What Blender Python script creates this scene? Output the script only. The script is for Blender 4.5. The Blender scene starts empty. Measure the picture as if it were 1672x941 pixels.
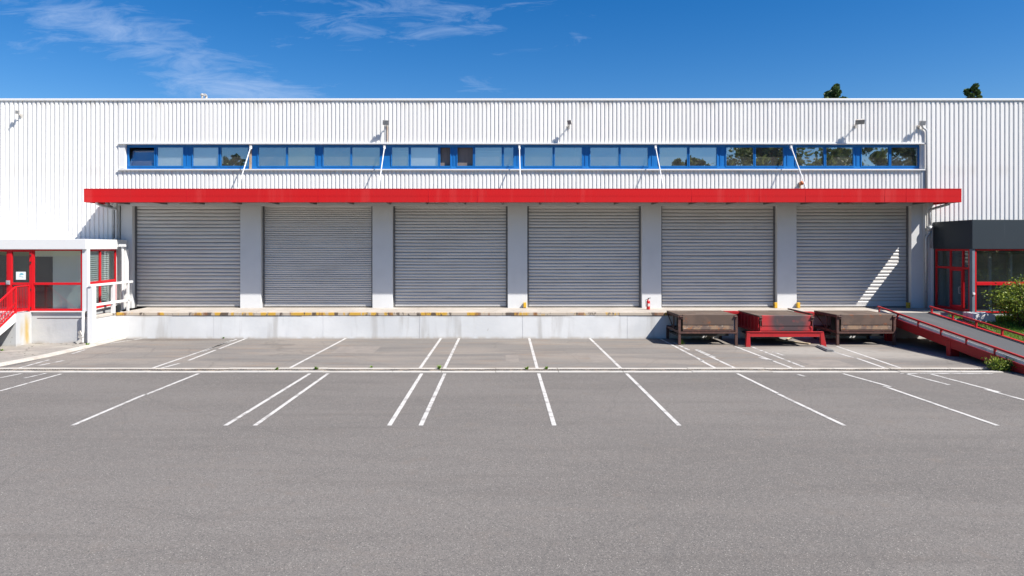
import bpy, bmesh, math, random
from mathutils import Vector, noise as mnoise
random.seed(11)
R = math.radians
scn = bpy.context.scene
COL = scn.collection

# ------------------------------------------------------------------ measuring helpers
# camera stands 33 m in front of the facade (facade plane is y = 0), eye 4.12 m above the lot
F, CX, HY, CD, CH = 1112.0, 815.0, 403.0, 33.0, 4.12
def X(px, y): return (px - CX) / F * (CD + y)
def Z(py, y): return CH - (py - HY) / F * (CD + y)
def G(px, py):
    d = CH * F / (py - HY)
    return ((px - CX) / F * d, d - CD)

# ------------------------------------------------------------------ mesh helpers
class MB:
    def __init__(s): s.v = []; s.f = []
    def add(s, vs, fs):
        n = len(s.v); s.v += [tuple(v) for v in vs]; s.f += [tuple(i + n for i in f) for f in fs]; return s
    def box(s, x0, x1, y0, y1, z0, z1):
        vs = [(x, y, z) for x in (x0, x1) for y in (y0, y1) for z in (z0, z1)]
        return s.add(vs, [(0,1,3,2),(4,6,7,5),(0,4,5,1),(2,3,7,6),(0,2,6,4),(1,5,7,3)])
    def hexa(s, b, t):              # four bottom corners, four top corners, same winding (ccw from above)
        return s.add(list(b) + list(t), [(3,2,1,0),(4,5,6,7),(0,1,5,4),(1,2,6,5),(2,3,7,6),(3,0,4,7)])
    def sheet(s, pts): return s.add(pts, [tuple(range(len(pts)))])
    def prism_x(s, x0, x1, yz):     # polygon in the y-z plane pushed along x
        n = len(yz)
        vs = [(x0, y, z) for y, z in yz] + [(x1, y, z) for y, z in yz]
        return s.add(vs, [tuple(range(n)), tuple(range(2*n-1, n-1, -1))] + [(i, i+n, (i+1) % n + n, (i+1) % n) for i in range(n)])
    def prism_z(s, xy, z0, z1):
        n = len(xy)
        vs = [(x, y, z0) for x, y in xy] + [(x, y, z1) for x, y in xy]
        return s.add(vs, [tuple(range(n-1, -1, -1)), tuple(range(n, 2*n))] + [(i, (i+1) % n, (i+1) % n + n, i+n) for i in range(n)])
    def tube(s, pts, r, n=10, cap=True):
        pts = [Vector(p) for p in pts]; rs = r if isinstance(r, (list, tuple)) else [r] * len(pts)
        base = len(s.v); up = None
        for i, p in enumerate(pts):
            a = pts[max(i-1, 0)]; b = pts[min(i+1, len(pts)-1)]
            t = (b - a).normalized()
            if up is None:
                up = Vector((0,0,1)) if abs(t.z) < .9 else Vector((1,0,0))
            u = (up - t * up.dot(t)).normalized(); w = t.cross(u); up = u
            for k in range(n):
                q = p + (u * math.cos(2*math.pi*k/n) + w * math.sin(2*math.pi*k/n)) * rs[i]
                s.v.append(tuple(q))
        for i in range(len(pts)-1):
            for k in range(n):
                a0 = base + i*n + k; a1 = base + i*n + (k+1) % n
                s.f.append((a0, a1, a1+n, a0+n))
        if cap:
            s.f.append(tuple(base + k for k in range(n-1, -1, -1)))
            e = base + (len(pts)-1)*n; s.f.append(tuple(e + k for k in range(n)))
        return s
    def bar(s, a, b, w, h):         # rectangular bar between two points
        a = Vector(a); b = Vector(b); t = (b-a).normalized()
        up = Vector((0,0,1)) if abs(t.z) < .95 else Vector((0,1,0))
        u = t.cross(up).normalized(); v = u.cross(t).normalized()
        q = [(-w/2,-h/2),(w/2,-h/2),(w/2,h/2),(-w/2,h/2)]
        vs = [a + u*p + v*r for p, r in q] + [b + u*p + v*r for p, r in q]
        return s.add(vs, [(3,2,1,0),(4,5,6,7),(0,1,5,4),(1,2,6,5),(2,3,7,6),(3,0,4,7)])
    def lathe(s, c, prof, n=20):    # profile of (radius, z) about a vertical axis at c
        base = len(s.v)
        for r, z in prof:
            for k in range(n):
                a = 2*math.pi*k/n
                s.v.append((c[0]+r*math.cos(a), c[1]+r*math.sin(a), c[2]+z))
        for i in range(len(prof)-1):
            for k in range(n):
                a0 = base+i*n+k; a1 = base+i*n+(k+1) % n
                s.f.append((a0, a1, a1+n, a0+n))
        s.f.append(tuple(base+k for k in range(n-1, -1, -1)))
        e = base+(len(prof)-1)*n; s.f.append(tuple(e+k for k in range(n)))
        return s

ORIG = {}
def origin_of(o):
    while o.parent: o = o.parent
    return Vector(o.location)

def build(name, mb, mat, parent=None, loc=None, smooth=False, bevel=0.0, label=None):
    me = bpy.data.meshes.new(name)
    o = bpy.data.objects.new(name, me)
    COL.objects.link(o)
    if parent is not None:
        off = origin_of(parent); o.parent = parent
    else:
        off = Vector(loc if loc is not None else (0,0,0)); o.location = off
    me.from_pydata([(v[0]-off.x, v[1]-off.y, v[2]-off.z) for v in mb.v], [], mb.f)
    me.materials.append(mat)
    bm = bmesh.new(); bm.from_mesh(me); bmesh.ops.recalc_face_normals(bm, faces=bm.faces); bm.to_mesh(me); bm.free()
    if smooth:
        for p in me.polygons: p.use_smooth = True
    if bevel:
        m = o.modifiers.new('bevel', 'BEVEL'); m.width = bevel; m.segments = 2; m.limit_method = 'ANGLE'; m.angle_limit = R(40)
    if label: o['label'] = label
    return o

def tag(o, label, cat, group=None, kind=None):
    if label: o['label'] = label
    if cat: o['category'] = cat
    if group: o['group'] = group
    if kind: o['kind'] = kind
    return o
def empty(name, loc, label, cat, group=None):
    o = bpy.data.objects.new(name, None); COL.objects.link(o); o.location = loc
    o.empty_display_size = .3
    return tag(o, label, cat, group)
def copy_tree(o, parent=None):
    c = o.copy(); COL.objects.link(c); c.parent = parent
    for ch in [k for k in bpy.data.objects if k.parent == o]: copy_tree(ch, c)
    return c

# ------------------------------------------------------------------ materials
class NT:
    def __init__(s, name):
        s.m = bpy.data.materials.new(name); s.m.use_nodes = True
        s.t = s.m.node_tree; s.t.nodes.clear()
        s.out = s.n('ShaderNodeOutputMaterial')
    def n(s, kind, **kw):
        o = s.t.nodes.new(kind)
        for k, v in kw.items(): setattr(o, k, v)
        return o
    def l(s, a, b): s.t.links.new(a, b)

def rgb(c): return (c[0], c[1], c[2], 1.0)

def pmat(name, col, rough=.6, metal=0.0, layers=(), bump=None, spec=.4, coat=0.0, rough_var=None):
    """layers: dict(scale, stretch, detail, lo, hi, col, amt [, spot=(centre, radii)] [, tex='voronoi'])"""
    t = NT(name); p = t.n('ShaderNodeBsdfPrincipled'); t.l(p.outputs[0], t.out.inputs[0])
    geo = t.n('ShaderNodeNewGeometry')
    cur = None
    def nz(L):
        mp = t.n('ShaderNodeMapping'); mp.inputs['Scale'].default_value = L.get('stretch', (1,1,1))
        mp.inputs['Location'].default_value = L.get('off', (0,0,0))
        t.l(geo.outputs['Position'], mp.inputs[0])
        if L.get('tex') == 'crack':
            wn = t.n('ShaderNodeTexNoise'); wn.inputs['Scale'].default_value = L['scale']*2.2; wn.inputs['Detail'].default_value = 4
            t.l(mp.outputs[0], wn.inputs['Vector'])
            ad = t.n('ShaderNodeMixRGB', blend_type='ADD'); ad.inputs[0].default_value = .55
            t.l(mp.outputs[0], ad.inputs[1]); t.l(wn.outputs['Color'], ad.inputs[2])
            tx = t.n('ShaderNodeTexVoronoi', feature='DISTANCE_TO_EDGE'); tx.inputs['Scale'].default_value = L['scale']
            t.l(ad.outputs[0], tx.inputs['Vector']); return tx.outputs['Distance']
        if L.get('tex') == 'voronoi':
            tx = t.n('ShaderNodeTexVoronoi'); tx.inputs['Scale'].default_value = L['scale']
            t.l(mp.outputs[0], tx.inputs['Vector'])
            sp = t.n('ShaderNodeSeparateColor'); t.l(tx.outputs['Color'], sp.inputs[0]); return sp.outputs[0]
        tx = t.n('ShaderNodeTexNoise'); tx.inputs['Scale'].default_value = L['scale']
        tx.inputs['Detail'].default_value = L.get('detail', 4); tx.inputs['Roughness'].default_value = L.get('nr', .55)
        t.l(mp.outputs[0], tx.inputs['Vector']); return tx.outputs['Fac']
    for L in layers:
        mr = t.n('ShaderNodeMapRange', interpolation_type='SMOOTHSTEP'); t.l(nz(L), mr.inputs[0])
        mr.inputs[1].default_value = L['lo']; mr.inputs[2].default_value = L['hi']
        mr.inputs[3].default_value = 0.0; mr.inputs[4].default_value = L.get('amt', 1.0)
        if L['lo'] > L['hi']:
            mr.inputs[1].default_value = L['hi']; mr.inputs[2].default_value = L['lo']
            mr.inputs[3].default_value = L.get('amt', 1.0); mr.inputs[4].default_value = 0.0
        fac = mr.outputs[0]
        if 'spot' in L:
            c, r = L['spot']
            sb = t.n('ShaderNodeVectorMath', operation='SUBTRACT'); sb.inputs[1].default_value = c; t.l(geo.outputs['Position'], sb.inputs[0])
            dv = t.n('ShaderNodeVectorMath', operation='DIVIDE'); dv.inputs[1].default_value = r; t.l(sb.outputs[0], dv.inputs[0])
            ln = t.n('ShaderNodeVectorMath', operation='LENGTH'); t.l(dv.outputs[0], ln.inputs[0])
            m2 = t.n('ShaderNodeMapRange', interpolation_type='SMOOTHSTEP'); t.l(ln.outputs['Value'], m2.inputs[0])
            m2.inputs[1].default_value = L.get('core', .3); m2.inputs[2].default_value = 1.0; m2.inputs[3].default_value = 1.0; m2.inputs[4].default_value = 0.0
            mu = t.n('ShaderNodeMath', operation='MULTIPLY'); t.l(fac, mu.inputs[0]); t.l(m2.outputs[0], mu.inputs[1]); fac = mu.outputs[0]
        mx = t.n('ShaderNodeMixRGB'); t.l(fac, mx.inputs[0])
        if cur is None: mx.inputs[1].default_value = rgb(col)
        else: t.l(cur, mx.inputs[1])
        mx.inputs[2].default_value = rgb(L['col']); cur = mx.outputs[0]
    if cur is None: p.inputs['Base Color'].default_value = rgb(col)
    else: t.l(cur, p.inputs['Base Color'])
    p.inputs['Roughness'].default_value = rough; p.inputs['Metallic'].default_value = metal
    p.inputs['Specular IOR Level'].default_value = spec
    if coat: p.inputs['Coat Weight'].default_value = coat; p.inputs['Coat Roughness'].default_value = .15
    if rough_var:
        f = nz(dict(scale=rough_var[0], stretch=rough_var[3] if len(rough_var) > 3 else (1,1,1)))
        mr = t.n('ShaderNodeMapRange'); t.l(f, mr.inputs[0]); mr.inputs[1].default_value = .3; mr.inputs[2].default_value = .7
        mr.inputs[3].default_value = rough_var[1]; mr.inputs[4].default_value = rough_var[2]; t.l(mr.outputs[0], p.inputs['Roughness'])
    if bump:
        b = t.n('ShaderNodeBump'); b.inputs['Strength'].default_value = bump[1]; b.inputs['Distance'].default_value = bump[2]
        t.l(nz(dict(scale=bump[0], stretch=bump[3] if len(bump) > 3 else (1,1,1), detail=5)), b.inputs['Height']); t.l(b.outputs[0], p.inputs['Normal'])
    return t.m

def glass(name, refl, tint=(.8,.88,.88), rough=.0, wav=0.0, dust=.05):
    t = NT(name)
    tr = t.n('ShaderNodeBsdfTransparent'); tr.inputs[0].default_value = rgb(tint)
    gl = t.n('ShaderNodeBsdfGlossy'); gl.inputs['Roughness'].default_value = rough; gl.inputs[0].default_value = (.92,.96,1,1)
    fr = t.n('ShaderNodeFresnel'); fr.inputs[0].default_value = 1.5
    ad = t.n('ShaderNodeMath', operation='ADD', use_clamp=True); t.l(fr.outputs[0], ad.inputs[0]); ad.inputs[1].default_value = refl
    gb = t.n('ShaderNodeNewGeometry'); fm = t.n('ShaderNodeMath', operation='MULTIPLY_ADD'); t.l(gb.outputs['Backfacing'], fm.inputs[0]); fm.inputs[1].default_value = -1; fm.inputs[2].default_value = 1
    am = t.n('ShaderNodeMath', operation='MULTIPLY'); t.l(ad.outputs[0], am.inputs[0]); t.l(fm.outputs[0], am.inputs[1])
    mx = t.n('ShaderNodeMixShader'); t.l(am.outputs[0], mx.inputs[0]); t.l(tr.outputs[0], mx.inputs[1]); t.l(gl.outputs[0], mx.inputs[2])
    if wav:
        geo = t.n('ShaderNodeNewGeometry'); nz = t.n('ShaderNodeTexNoise'); nz.inputs['Scale'].default_value = .9; nz.inputs['Detail'].default_value = 1
        t.l(geo.outputs['Position'], nz.inputs['Vector'])
        b = t.n('ShaderNodeBump'); b.inputs['Strength'].default_value = wav; b.inputs['Distance'].default_value = .02
        t.l(nz.outputs['Fac'], b.inputs['Height']); t.l(b.outputs[0], gl.inputs['Normal'])
    df = t.n('ShaderNodeBsdfDiffuse'); df.inputs[0].default_value = (.45,.44,.41,1)      # a film of dust on the outer face
    gp_ = t.n('ShaderNodeNewGeometry'); dn = t.n('ShaderNodeTexNoise'); dn.inputs['Scale'].default_value = 1.6; dn.inputs['Detail'].default_value = 5; t.l(gp_.outputs['Position'], dn.inputs['Vector'])
    dm = t.n('ShaderNodeMath', operation='MULTIPLY'); t.l(dn.outputs['Fac'], dm.inputs[0]); dm.inputs[1].default_value = dust
    d2 = t.n('ShaderNodeMath', operation='MULTIPLY'); t.l(dm.outputs[0], d2.inputs[0]); t.l(fm.outputs[0], d2.inputs[1])
    m2 = t.n('ShaderNodeMixShader'); t.l(d2.outputs[0], m2.inputs[0]); t.l(mx.outputs[0], m2.inputs[1]); t.l(df.outputs[0], m2.inputs[2])
    t.l(m2.outputs[0], t.out.inputs[0]); return t.m

def leafmat(name, dark, light, scale=1.2):
    t = NT(name); geo = t.n('ShaderNodeNewGeometry')
    nz = t.n('ShaderNodeTexNoise'); nz.inputs['Scale'].default_value = scale; nz.inputs['Detail'].default_value = 3
    t.l(geo.outputs['Position'], nz.inputs['Vector'])
    ad = t.n('ShaderNodeMath', operation='MULTIPLY_ADD'); t.l(geo.outputs['Random Per Island'], ad.inputs[0]); ad.inputs[1].default_value = .7; ad.inputs[2].default_value = -.35
    a2 = t.n('ShaderNodeMath', operation='ADD'); t.l(ad.outputs[0], a2.inputs[0]); t.l(nz.outputs['Fac'], a2.inputs[1])
    mr = t.n('ShaderNodeMapRange'); mr.inputs[1].default_value = .25; mr.inputs[2].default_value = .8; t.l(a2.outputs[0], mr.inputs[0])
    mx = t.n('ShaderNodeMixRGB'); t.l(mr.outputs[0], mx.inputs[0]); mx.inputs[1].default_value = rgb(dark); mx.inputs[2].default_value = rgb(light)
    p = t.n('ShaderNodeBsdfPrincipled'); t.l(mx.outputs[0], p.inputs['Base Color']); p.inputs['Roughness'].default_value = .5; p.inputs['Specular IOR Level'].default_value = .3
    tl = t.n('ShaderNodeBsdfTranslucent'); t.l(mx.outputs[0], tl.inputs[0])
    ms = t.n('ShaderNodeMixShader'); ms.inputs[0].default_value = .3; t.l(p.outputs[0], ms.inputs[1]); t.l(tl.outputs[0], ms.inputs[2])
    t.l(ms.outputs[0], t.out.inputs[0]); return t.m

ZR_ = Z(165,0)
M = {}
M['asphalt'] = pmat('asphalt', (.126,.115,.106), .93, spec=.25, layers=[
    dict(scale=.16, stretch=(.5,1.6,1), lo=.38, hi=.62, col=(.158,.144,.132), amt=.85),
    dict(scale=.55, stretch=(.35,1.7,1), lo=.48, hi=.66, col=(.108,.098,.090), amt=.5, off=(7,3,0)),
    dict(scale=2.3, stretch=(.5,1.3,1), detail=6, lo=.5, hi=.68, col=(.150,.131,.117), amt=.5),
    dict(scale=26, detail=5, nr=.75, lo=.36, hi=.66, col=(.168,.156,.144), amt=.45),
    dict(scale=75, tex='voronoi', lo=.62, hi=1.0, col=(.25,.232,.21), amt=.6),
    dict(scale=75, tex='voronoi', lo=.30, hi=.0, col=(.062,.061,.062), amt=.75, off=(.37,.11,0)),
    dict(scale=95, tex='voronoi', lo=.985, hi=.992, col=(.46,.43,.38), amt=.7, off=(.2,.7,0)),
    dict(scale=.7, stretch=(.12,2.2,1), detail=5, lo=.55, hi=.70, col=(.108,.098,.090), amt=.3, off=(1,8,0)),
    dict(scale=.9, stretch=(.10,2.0,1), detail=5, lo=.56, hi=.70, col=(.172,.153,.137), amt=.35, off=(4,3,0)),
    dict(scale=.8, detail=3, lo=.70, hi=.78, col=(.075,.068,.062), amt=.4, off=(5,5,0)),
    dict(scale=5, detail=2, lo=.765, hi=.79, col=(.06,.055,.05), amt=.5, off=(2,5,0)),
    dict(scale=1.3, stretch=(1,.9,1), detail=8, nr=.7, lo=.56, hi=.7, col=(.165,.135,.112), amt=.35, off=(9,5,0)),
    dict(scale=.23, tex='crack', lo=.006, hi=.002, col=(.09,.086,.082), amt=.22),
    ], bump=(70, .45, .006))
M['apron'] = pmat('worn_apron_asphalt', (.185,.168,.150), .93, spec=.25, layers=[
    dict(scale=.33, stretch=(.45,1.6,1), lo=.42, hi=.60, col=(.250,.216,.182), amt=.9),
    dict(scale=.8, stretch=(.25,1.7,1), detail=6, lo=.50, hi=.62, col=(.125,.114,.105), amt=.6, off=(3,9,0)),
    dict(scale=1.7, stretch=(.3,1.5,1), detail=6, lo=.53, hi=.66, col=(.24,.175,.125), amt=.6, off=(11,2,0)),
    dict(scale=26, detail=5, nr=.75, lo=.36, hi=.66, col=(.22,.21,.20), amt=.5),
    dict(scale=75, tex='voronoi', lo=.30, hi=.0, col=(.08,.078,.075), amt=.6, off=(.37,.11,0)),
    dict(scale=.3, tex='crack', lo=.008, hi=.002, col=(.1,.09,.08), amt=.3, off=(2,1,0)),
    dict(scale=3, lo=.2, hi=.5, col=(.31,.29,.26), amt=.75, spot=((12.6,-6.2,0),(4.2,1.7,1))),
    dict(scale=3, lo=.2, hi=.5, col=(.30,.28,.25), amt=.6, spot=((15.8,-7.2,0),(4.0,1.6,1))),
    dict(scale=5, lo=.2, hi=.55, col=(.09,.07,.055), amt=.6, spot=((-14.3,-2.9,0),(3.5,.55,1))),
    ], bump=(70, .4, .005))
M['paint'] = pmat('road_paint', (.54,.525,.50), .75, layers=[
    dict(scale=3.1, detail=6, nr=.7, lo=.49, hi=.63, col=(.24,.225,.21), amt=.85),
    dict(scale=38, detail=4, nr=.8, lo=.48, hi=.64, col=(.25,.235,.22), amt=.75),
    dict(scale=1.1, lo=.45, hi=.8, col=(.55,.53,.50), amt=.5)])
M['faintpaint'] = pmat('worn_road_paint', (.52,.51,.49), .8, layers=[
    dict(scale=3.1, detail=6, nr=.7, lo=.45, hi=.60, col=(.20,.185,.17), amt=.95),
    dict(scale=38, detail=4, nr=.8, lo=.48, hi=.64, col=(.21,.195,.18), amt=.8)])
M['kerb'] = pmat('pale_concrete', (.50,.465,.415), .9, layers=[
    dict(scale=1.5, detail=6, stretch=(.5,1,1), lo=.45, hi=.7, col=(.33,.29,.24), amt=.75),
    dict(scale=14, detail=5, lo=.5, hi=.75, col=(.25,.225,.2), amt=.5)], bump=(40,.4,.006))
M['kerbwhite'] = pmat('painted_concrete_edge', (.46,.44,.405), .85, layers=[
    dict(scale=1.2, detail=6, stretch=(.6,1,1), lo=.5, hi=.68, col=(.36,.33,.29), amt=.75),
    dict(scale=16, detail=5, lo=.55, hi=.7, col=(.25,.23,.21), amt=.55)], bump=(40,.3,.005))
M['pave'] = pmat('pavement_concrete', (.27,.25,.222), .92, layers=[
    dict(scale=.9, detail=6, lo=.42, hi=.7, col=(.37,.34,.29), amt=.7),
    dict(scale=6, detail=6, lo=.5, hi=.75, col=(.17,.15,.13), amt=.6),
    dict(scale=.8, tex='crack', lo=.02, hi=.004, col=(.07,.065,.05), amt=.7)], bump=(40,.4,.006))
M['grate'] = pmat('dirty_iron_grate', (.055,.047,.04), .85, layers=[
    dict(scale=3, stretch=(1,2,1), detail=6, lo=.45, hi=.62, col=(.26,.215,.165), amt=.85),
    dict(scale=6, stretch=(1,2,1), detail=6, lo=.60, hi=.70, col=(.42,.24,.10), amt=.7),
    dict(scale=9, lo=.62, hi=.7, col=(.015,.014,.013), amt=.9)])
M['clad'] = pmat('white_cladding', (.78,.765,.735), .5, spec=.25, layers=[
    dict(scale=.9, stretch=(1,1,.12), detail=5, lo=.5, hi=.8, col=(.66,.64,.605), amt=.5),
    dict(scale=5, stretch=(1,1,.06), detail=4, lo=.62, hi=.8, col=(.60,.57,.52), amt=.35),
    dict(scale=2.2, stretch=(1,1,.5), detail=6, lo=.66, hi=.76, col=(.55,.50,.43), amt=.3),
    dict(scale=1.6, stretch=(1,1,.07), detail=5, lo=.42, hi=.66, col=(.56,.52,.46), amt=.5, spot=((0,0,ZR_-.02),(80,1,.55)), core=.1),
    dict(scale=1.6, stretch=(1,1,.07), detail=5, lo=.45, hi=.66, col=(.58,.54,.48), amt=.5, spot=((0,0,7.8),(80,1,.45)), core=.1)])
M['white'] = pmat('white_painted_metal', (.70,.70,.69), .45, layers=[
    dict(scale=2.5, detail=5, lo=.55, hi=.75, col=(.62,.59,.54), amt=.45)])
M['whiteconc'] = pmat('white_painted_concrete', (.60,.605,.60), .85, layers=[
    dict(scale=.5, detail=5, lo=.4, hi=.7, col=(.71,.71,.70), amt=.8),
    dict(scale=1.2, stretch=(1,1,.35), detail=6, lo=.55, hi=.78, col=(.52,.54,.555), amt=.5),
    dict(scale=3.5, detail=7, nr=.7, lo=.66, hi=.72, col=(.40,.37,.33), amt=.5),
    dict(scale=9, detail=4, lo=.72, hi=.745, col=(.16,.14,.12), amt=.85),
    dict(scale=1.8, stretch=(1,1,.12), detail=6, lo=.53, hi=.70, col=(.38,.36,.33), amt=.55, off=(3,0,2)),
    dict(scale=1.1, detail=5, stretch=(1,1,.01), lo=.4, hi=.62, col=(.33,.28,.22), amt=.6, spot=((0,-2.45,1.06),(60,.4,.15)), core=.2),
    dict(scale=2.6, detail=6, stretch=(1,1,.01), lo=.3, hi=.6, col=(.40,.34,.27), amt=.55, spot=((0,-2.45,-.02),(60,.4,.16)), core=.2),
    ], bump=(9,.3,.012))
M['annexbase'] = pmat('grey_white_plinth_concrete', (.44,.45,.455), .85, layers=[
    dict(scale=.6, detail=5, lo=.4, hi=.7, col=(.53,.53,.52), amt=.8),
    dict(scale=1.4, stretch=(1,1,.3), detail=6, lo=.52, hi=.75, col=(.33,.335,.335), amt=.6),
    dict(scale=8, detail=5, lo=.70, hi=.75, col=(.22,.2,.17), amt=.7),
    dict(scale=3, stretch=(1,1,.25), detail=5, lo=.3, hi=.62, col=(.45,.31,.09), amt=.95, spot=((-19.7,-4.62,.6),(.5,.42,.95)), core=.3),
    dict(scale=3, detail=6, lo=.3, hi=.65, col=(.36,.31,.25), amt=.6, spot=((-20,-4.5,0),(20,3,.2)), core=.2)], bump=(9,.35,.012))
M['pillar'] = pmat('grey_painted_pillar', (.64,.645,.645), .75, layers=[
    dict(scale=.9, detail=5, lo=.45, hi=.75, col=(.57,.575,.575), amt=.6),
    dict(scale=10, detail=4, lo=.72, hi=.75, col=(.2,.18,.16), amt=.6)], bump=(12,.15,.006))
M['docktop'] = pmat('dock_floor_concrete', (.40,.36,.315), .9, layers=[
    dict(scale=1.1, detail=6, lo=.42, hi=.7, col=(.50,.46,.41), amt=.7),
    dict(scale=3.2, detail=6, lo=.55, hi=.72, col=(.25,.21,.17), amt=.6)], bump=(25,.3,.006))
M['edgeguard'] = pmat('chipped_yellow_edge_steel', (.56,.33,.05), .6, layers=[
    dict(scale=1.35, stretch=(1,1,.2), detail=5, nr=.6, lo=.44, hi=.49, col=(.46,.40,.33), amt=.95),
    dict(scale=2.6, stretch=(1,1,.3), detail=6, nr=.7, lo=.54, hi=.57, col=(.10,.075,.06), amt=.95, off=(5,0,0)),
    dict(scale=1.6, stretch=(1,1,.2), detail=6, lo=.56, hi=.62, col=(.24,.11,.05), amt=.8, off=(1,0,4))], bump=(14,.3,.01))
M['shutter'] = pmat('galvanised_shutter', (.58,.565,.545), .5, metal=.2, layers=[
    dict(scale=.7, stretch=(.6,1,1.5), detail=5, lo=.42, hi=.72, col=(.50,.485,.465), amt=.7),
    dict(scale=4, stretch=(.15,1,3), detail=5, lo=.5, hi=.75, col=(.66,.65,.63), amt=.4),
    dict(scale=2.2, stretch=(.5,1,2.5), detail=6, nr=.65, lo=.62, hi=.72, col=(.33,.315,.30), amt=.35),
    dict(scale=13, detail=3, lo=.77, hi=.79, col=(.12,.10,.08), amt=.8)], rough_var=(3,.4,.62))
M['shutterjointshade'] = pmat('slat_joint_shade', (.20,.195,.19), .7, layers=[dict(scale=2.2, stretch=(.6,1,2), detail=5, lo=.4, hi=.7, col=(.12,.115,.11), amt=.8)])  # shade in the grooves between slats, put in as a dark colour
M['shutterdark'] = pmat('shutter_guide_steel', (.16,.16,.165), .55, metal=.3, layers=[dict(scale=5, lo=.5, hi=.7, col=(.09,.085,.08), amt=.7)])
M['red'] = pmat('red_fascia_paint', (.55,.012,.014), .5, spec=.15, layers=[
    dict(scale=.35, detail=3, lo=.35, hi=.7, col=(.50,.016,.018), amt=.7),
    dict(scale=6, stretch=(1,1,.15), detail=5, lo=.58, hi=.75, col=(.42,.03,.028), amt=.5),
    dict(scale=1.3, stretch=(1,1,.05), detail=5, lo=.55, hi=.72, col=(.60,.07,.065), amt=.35, off=(3,1,0)),
    dict(scale=3, stretch=(1,1,.3), detail=6, lo=.5, hi=.7, col=(.34,.03,.028), amt=.5, spot=((0,-2.02,6.16),(80,.5,.10)), core=.1)])
M['redframe'] = pmat('red_frame_paint', (.58,.010,.016), .42, spec=.25, layers=[dict(scale=4, detail=4, lo=.5, hi=.75, col=(.52,.022,.026), amt=.5)])
M['redsteel'] = pmat('weathered_red_steel', (.40,.014,.018), .5, layers=[
    dict(scale=2.2, detail=6, lo=.5, hi=.72, col=(.25,.018,.018), amt=.7),
    dict(scale=7, detail=6, nr=.7, lo=.60, hi=.68, col=(.16,.06,.045), amt=.65),
    dict(scale=12, detail=5, lo=.66, hi=.72, col=(.55,.22,.2), amt=.25)], bump=(18,.2,.006))
M['redsteelblack'] = pmat('blackened_red_steel', (.46,.03,.034), .55, layers=[
    dict(scale=2.0, detail=5, lo=.15, hi=.4, col=(.062,.055,.057), amt=.97, spot=((11.95,-5,1.05),(1.02,1.2,.9)), core=.55),
    dict(scale=3, detail=6, lo=.5, hi=.7, col=(.2,.07,.06), amt=.6),
    dict(scale=9, detail=6, nr=.7, lo=.62, hi=.7, col=(.12,.07,.055), amt=.6)], bump=(18,.2,.006))
M['rust'] = pmat('rusty_brown_steel', (.105,.072,.056), .75, layers=[
    dict(scale=1.6, detail=6, lo=.42, hi=.62, col=(.145,.095,.070), amt=.8),
    dict(scale=3.5, detail=6, lo=.56, hi=.68, col=(.25,.085,.034), amt=.85),
    dict(scale=7, detail=6, nr=.7, lo=.58, hi=.68, col=(.05,.04,.035), amt=.7)], bump=(22,.3,.006))
M['rustframe'] = pmat('dark_rust_frame', (.085,.042,.034), .7, layers=[
    dict(scale=5, detail=6, lo=.5, hi=.68, col=(.17,.075,.05), amt=.7),
    dict(scale=11, detail=5, lo=.6, hi=.7, col=(.03,.024,.022), amt=.7)], bump=(22,.25,.005))
M['ruststrip'] = pmat('patchy_rust_strip', (.30,.20,.13), .8, layers=[
    dict(scale=2.4, detail=6, lo=.45, hi=.58, col=(.14,.10,.085), amt=.9),
    dict(scale=4.5, detail=6, lo=.55, hi=.65, col=(.36,.15,.06), amt=.8),
    dict(scale=8, detail=6, lo=.6, hi=.7, col=(.5,.44,.36), amt=.6)], bump=(22,.3,.006))
M['deckplate'] = pmat('worn_steel_deck', (.135,.10,.078), .6, metal=.25, layers=[
    dict(scale=1.3, detail=6, lo=.42, hi=.66, col=(.20,.155,.12), amt=.75),
    dict(scale=4, detail=6, lo=.56, hi=.68, col=(.20,.095,.05), amt=.6),
    dict(scale=8, detail=6, lo=.58, hi=.7, col=(.09,.075,.065), amt=.6)], bump=(30,.3,.005))
M['blue'] = pmat('blue_window_paint', (.010,.145,.43), .4, spec=.3, layers=[dict(scale=2.5, stretch=(1,1,.4), lo=.45, hi=.75, col=(.010,.11,.35), amt=.6)])
M['dark'] = pmat('dark_void', (.02,.02,.022), .8)
M['room'] = pmat('office_wall', (.72,.76,.73), .8, layers=[dict(scale=.6, lo=.4, hi=.7, col=(.64,.68,.65), amt=.6)])
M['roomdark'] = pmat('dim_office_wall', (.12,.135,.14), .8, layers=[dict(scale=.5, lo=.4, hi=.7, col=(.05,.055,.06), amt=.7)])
M['blind'] = pmat('pale_blind', (.84,.85,.84), .7, layers=[dict(scale=1.1, lo=.4, hi=.7, col=(.76,.77,.77), amt=.6)])
M['brown'] = pmat('brown_curtain', (.20,.165,.145), .8, layers=[dict(scale=2, stretch=(3,1,.3), lo=.4, hi=.7, col=(.13,.11,.10), amt=.7)])
M['blindgrey'] = pmat('grey_blind', (.42,.43,.44), .7, layers=[dict(scale=3, stretch=(.2,1,3), lo=.4, hi=.7, col=(.34,.35,.37), amt=.6)])
M['glassup'] = glass('window_glass', .42, (.88,.92,.95), .012, .22, .16)
M['glassred'] = glass('office_glass', .05, (.88,.94,.92), 0, .12, .05)
M['slate'] = pmat('dark_slate_panel', (.034,.044,.053), .45, spec=.3, layers=[dict(scale=.5, lo=.4, hi=.7, col=(.036,.045,.054), amt=.7), dict(scale=5, stretch=(1,1,.1), lo=.6, hi=.8, col=(.075,.085,.092), amt=.4)])
M['slatepost'] = pmat('grey_blue_post', (.17,.205,.24), .5, layers=[dict(scale=3, lo=.4, hi=.7, col=(.13,.16,.19), amt=.5)])
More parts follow.
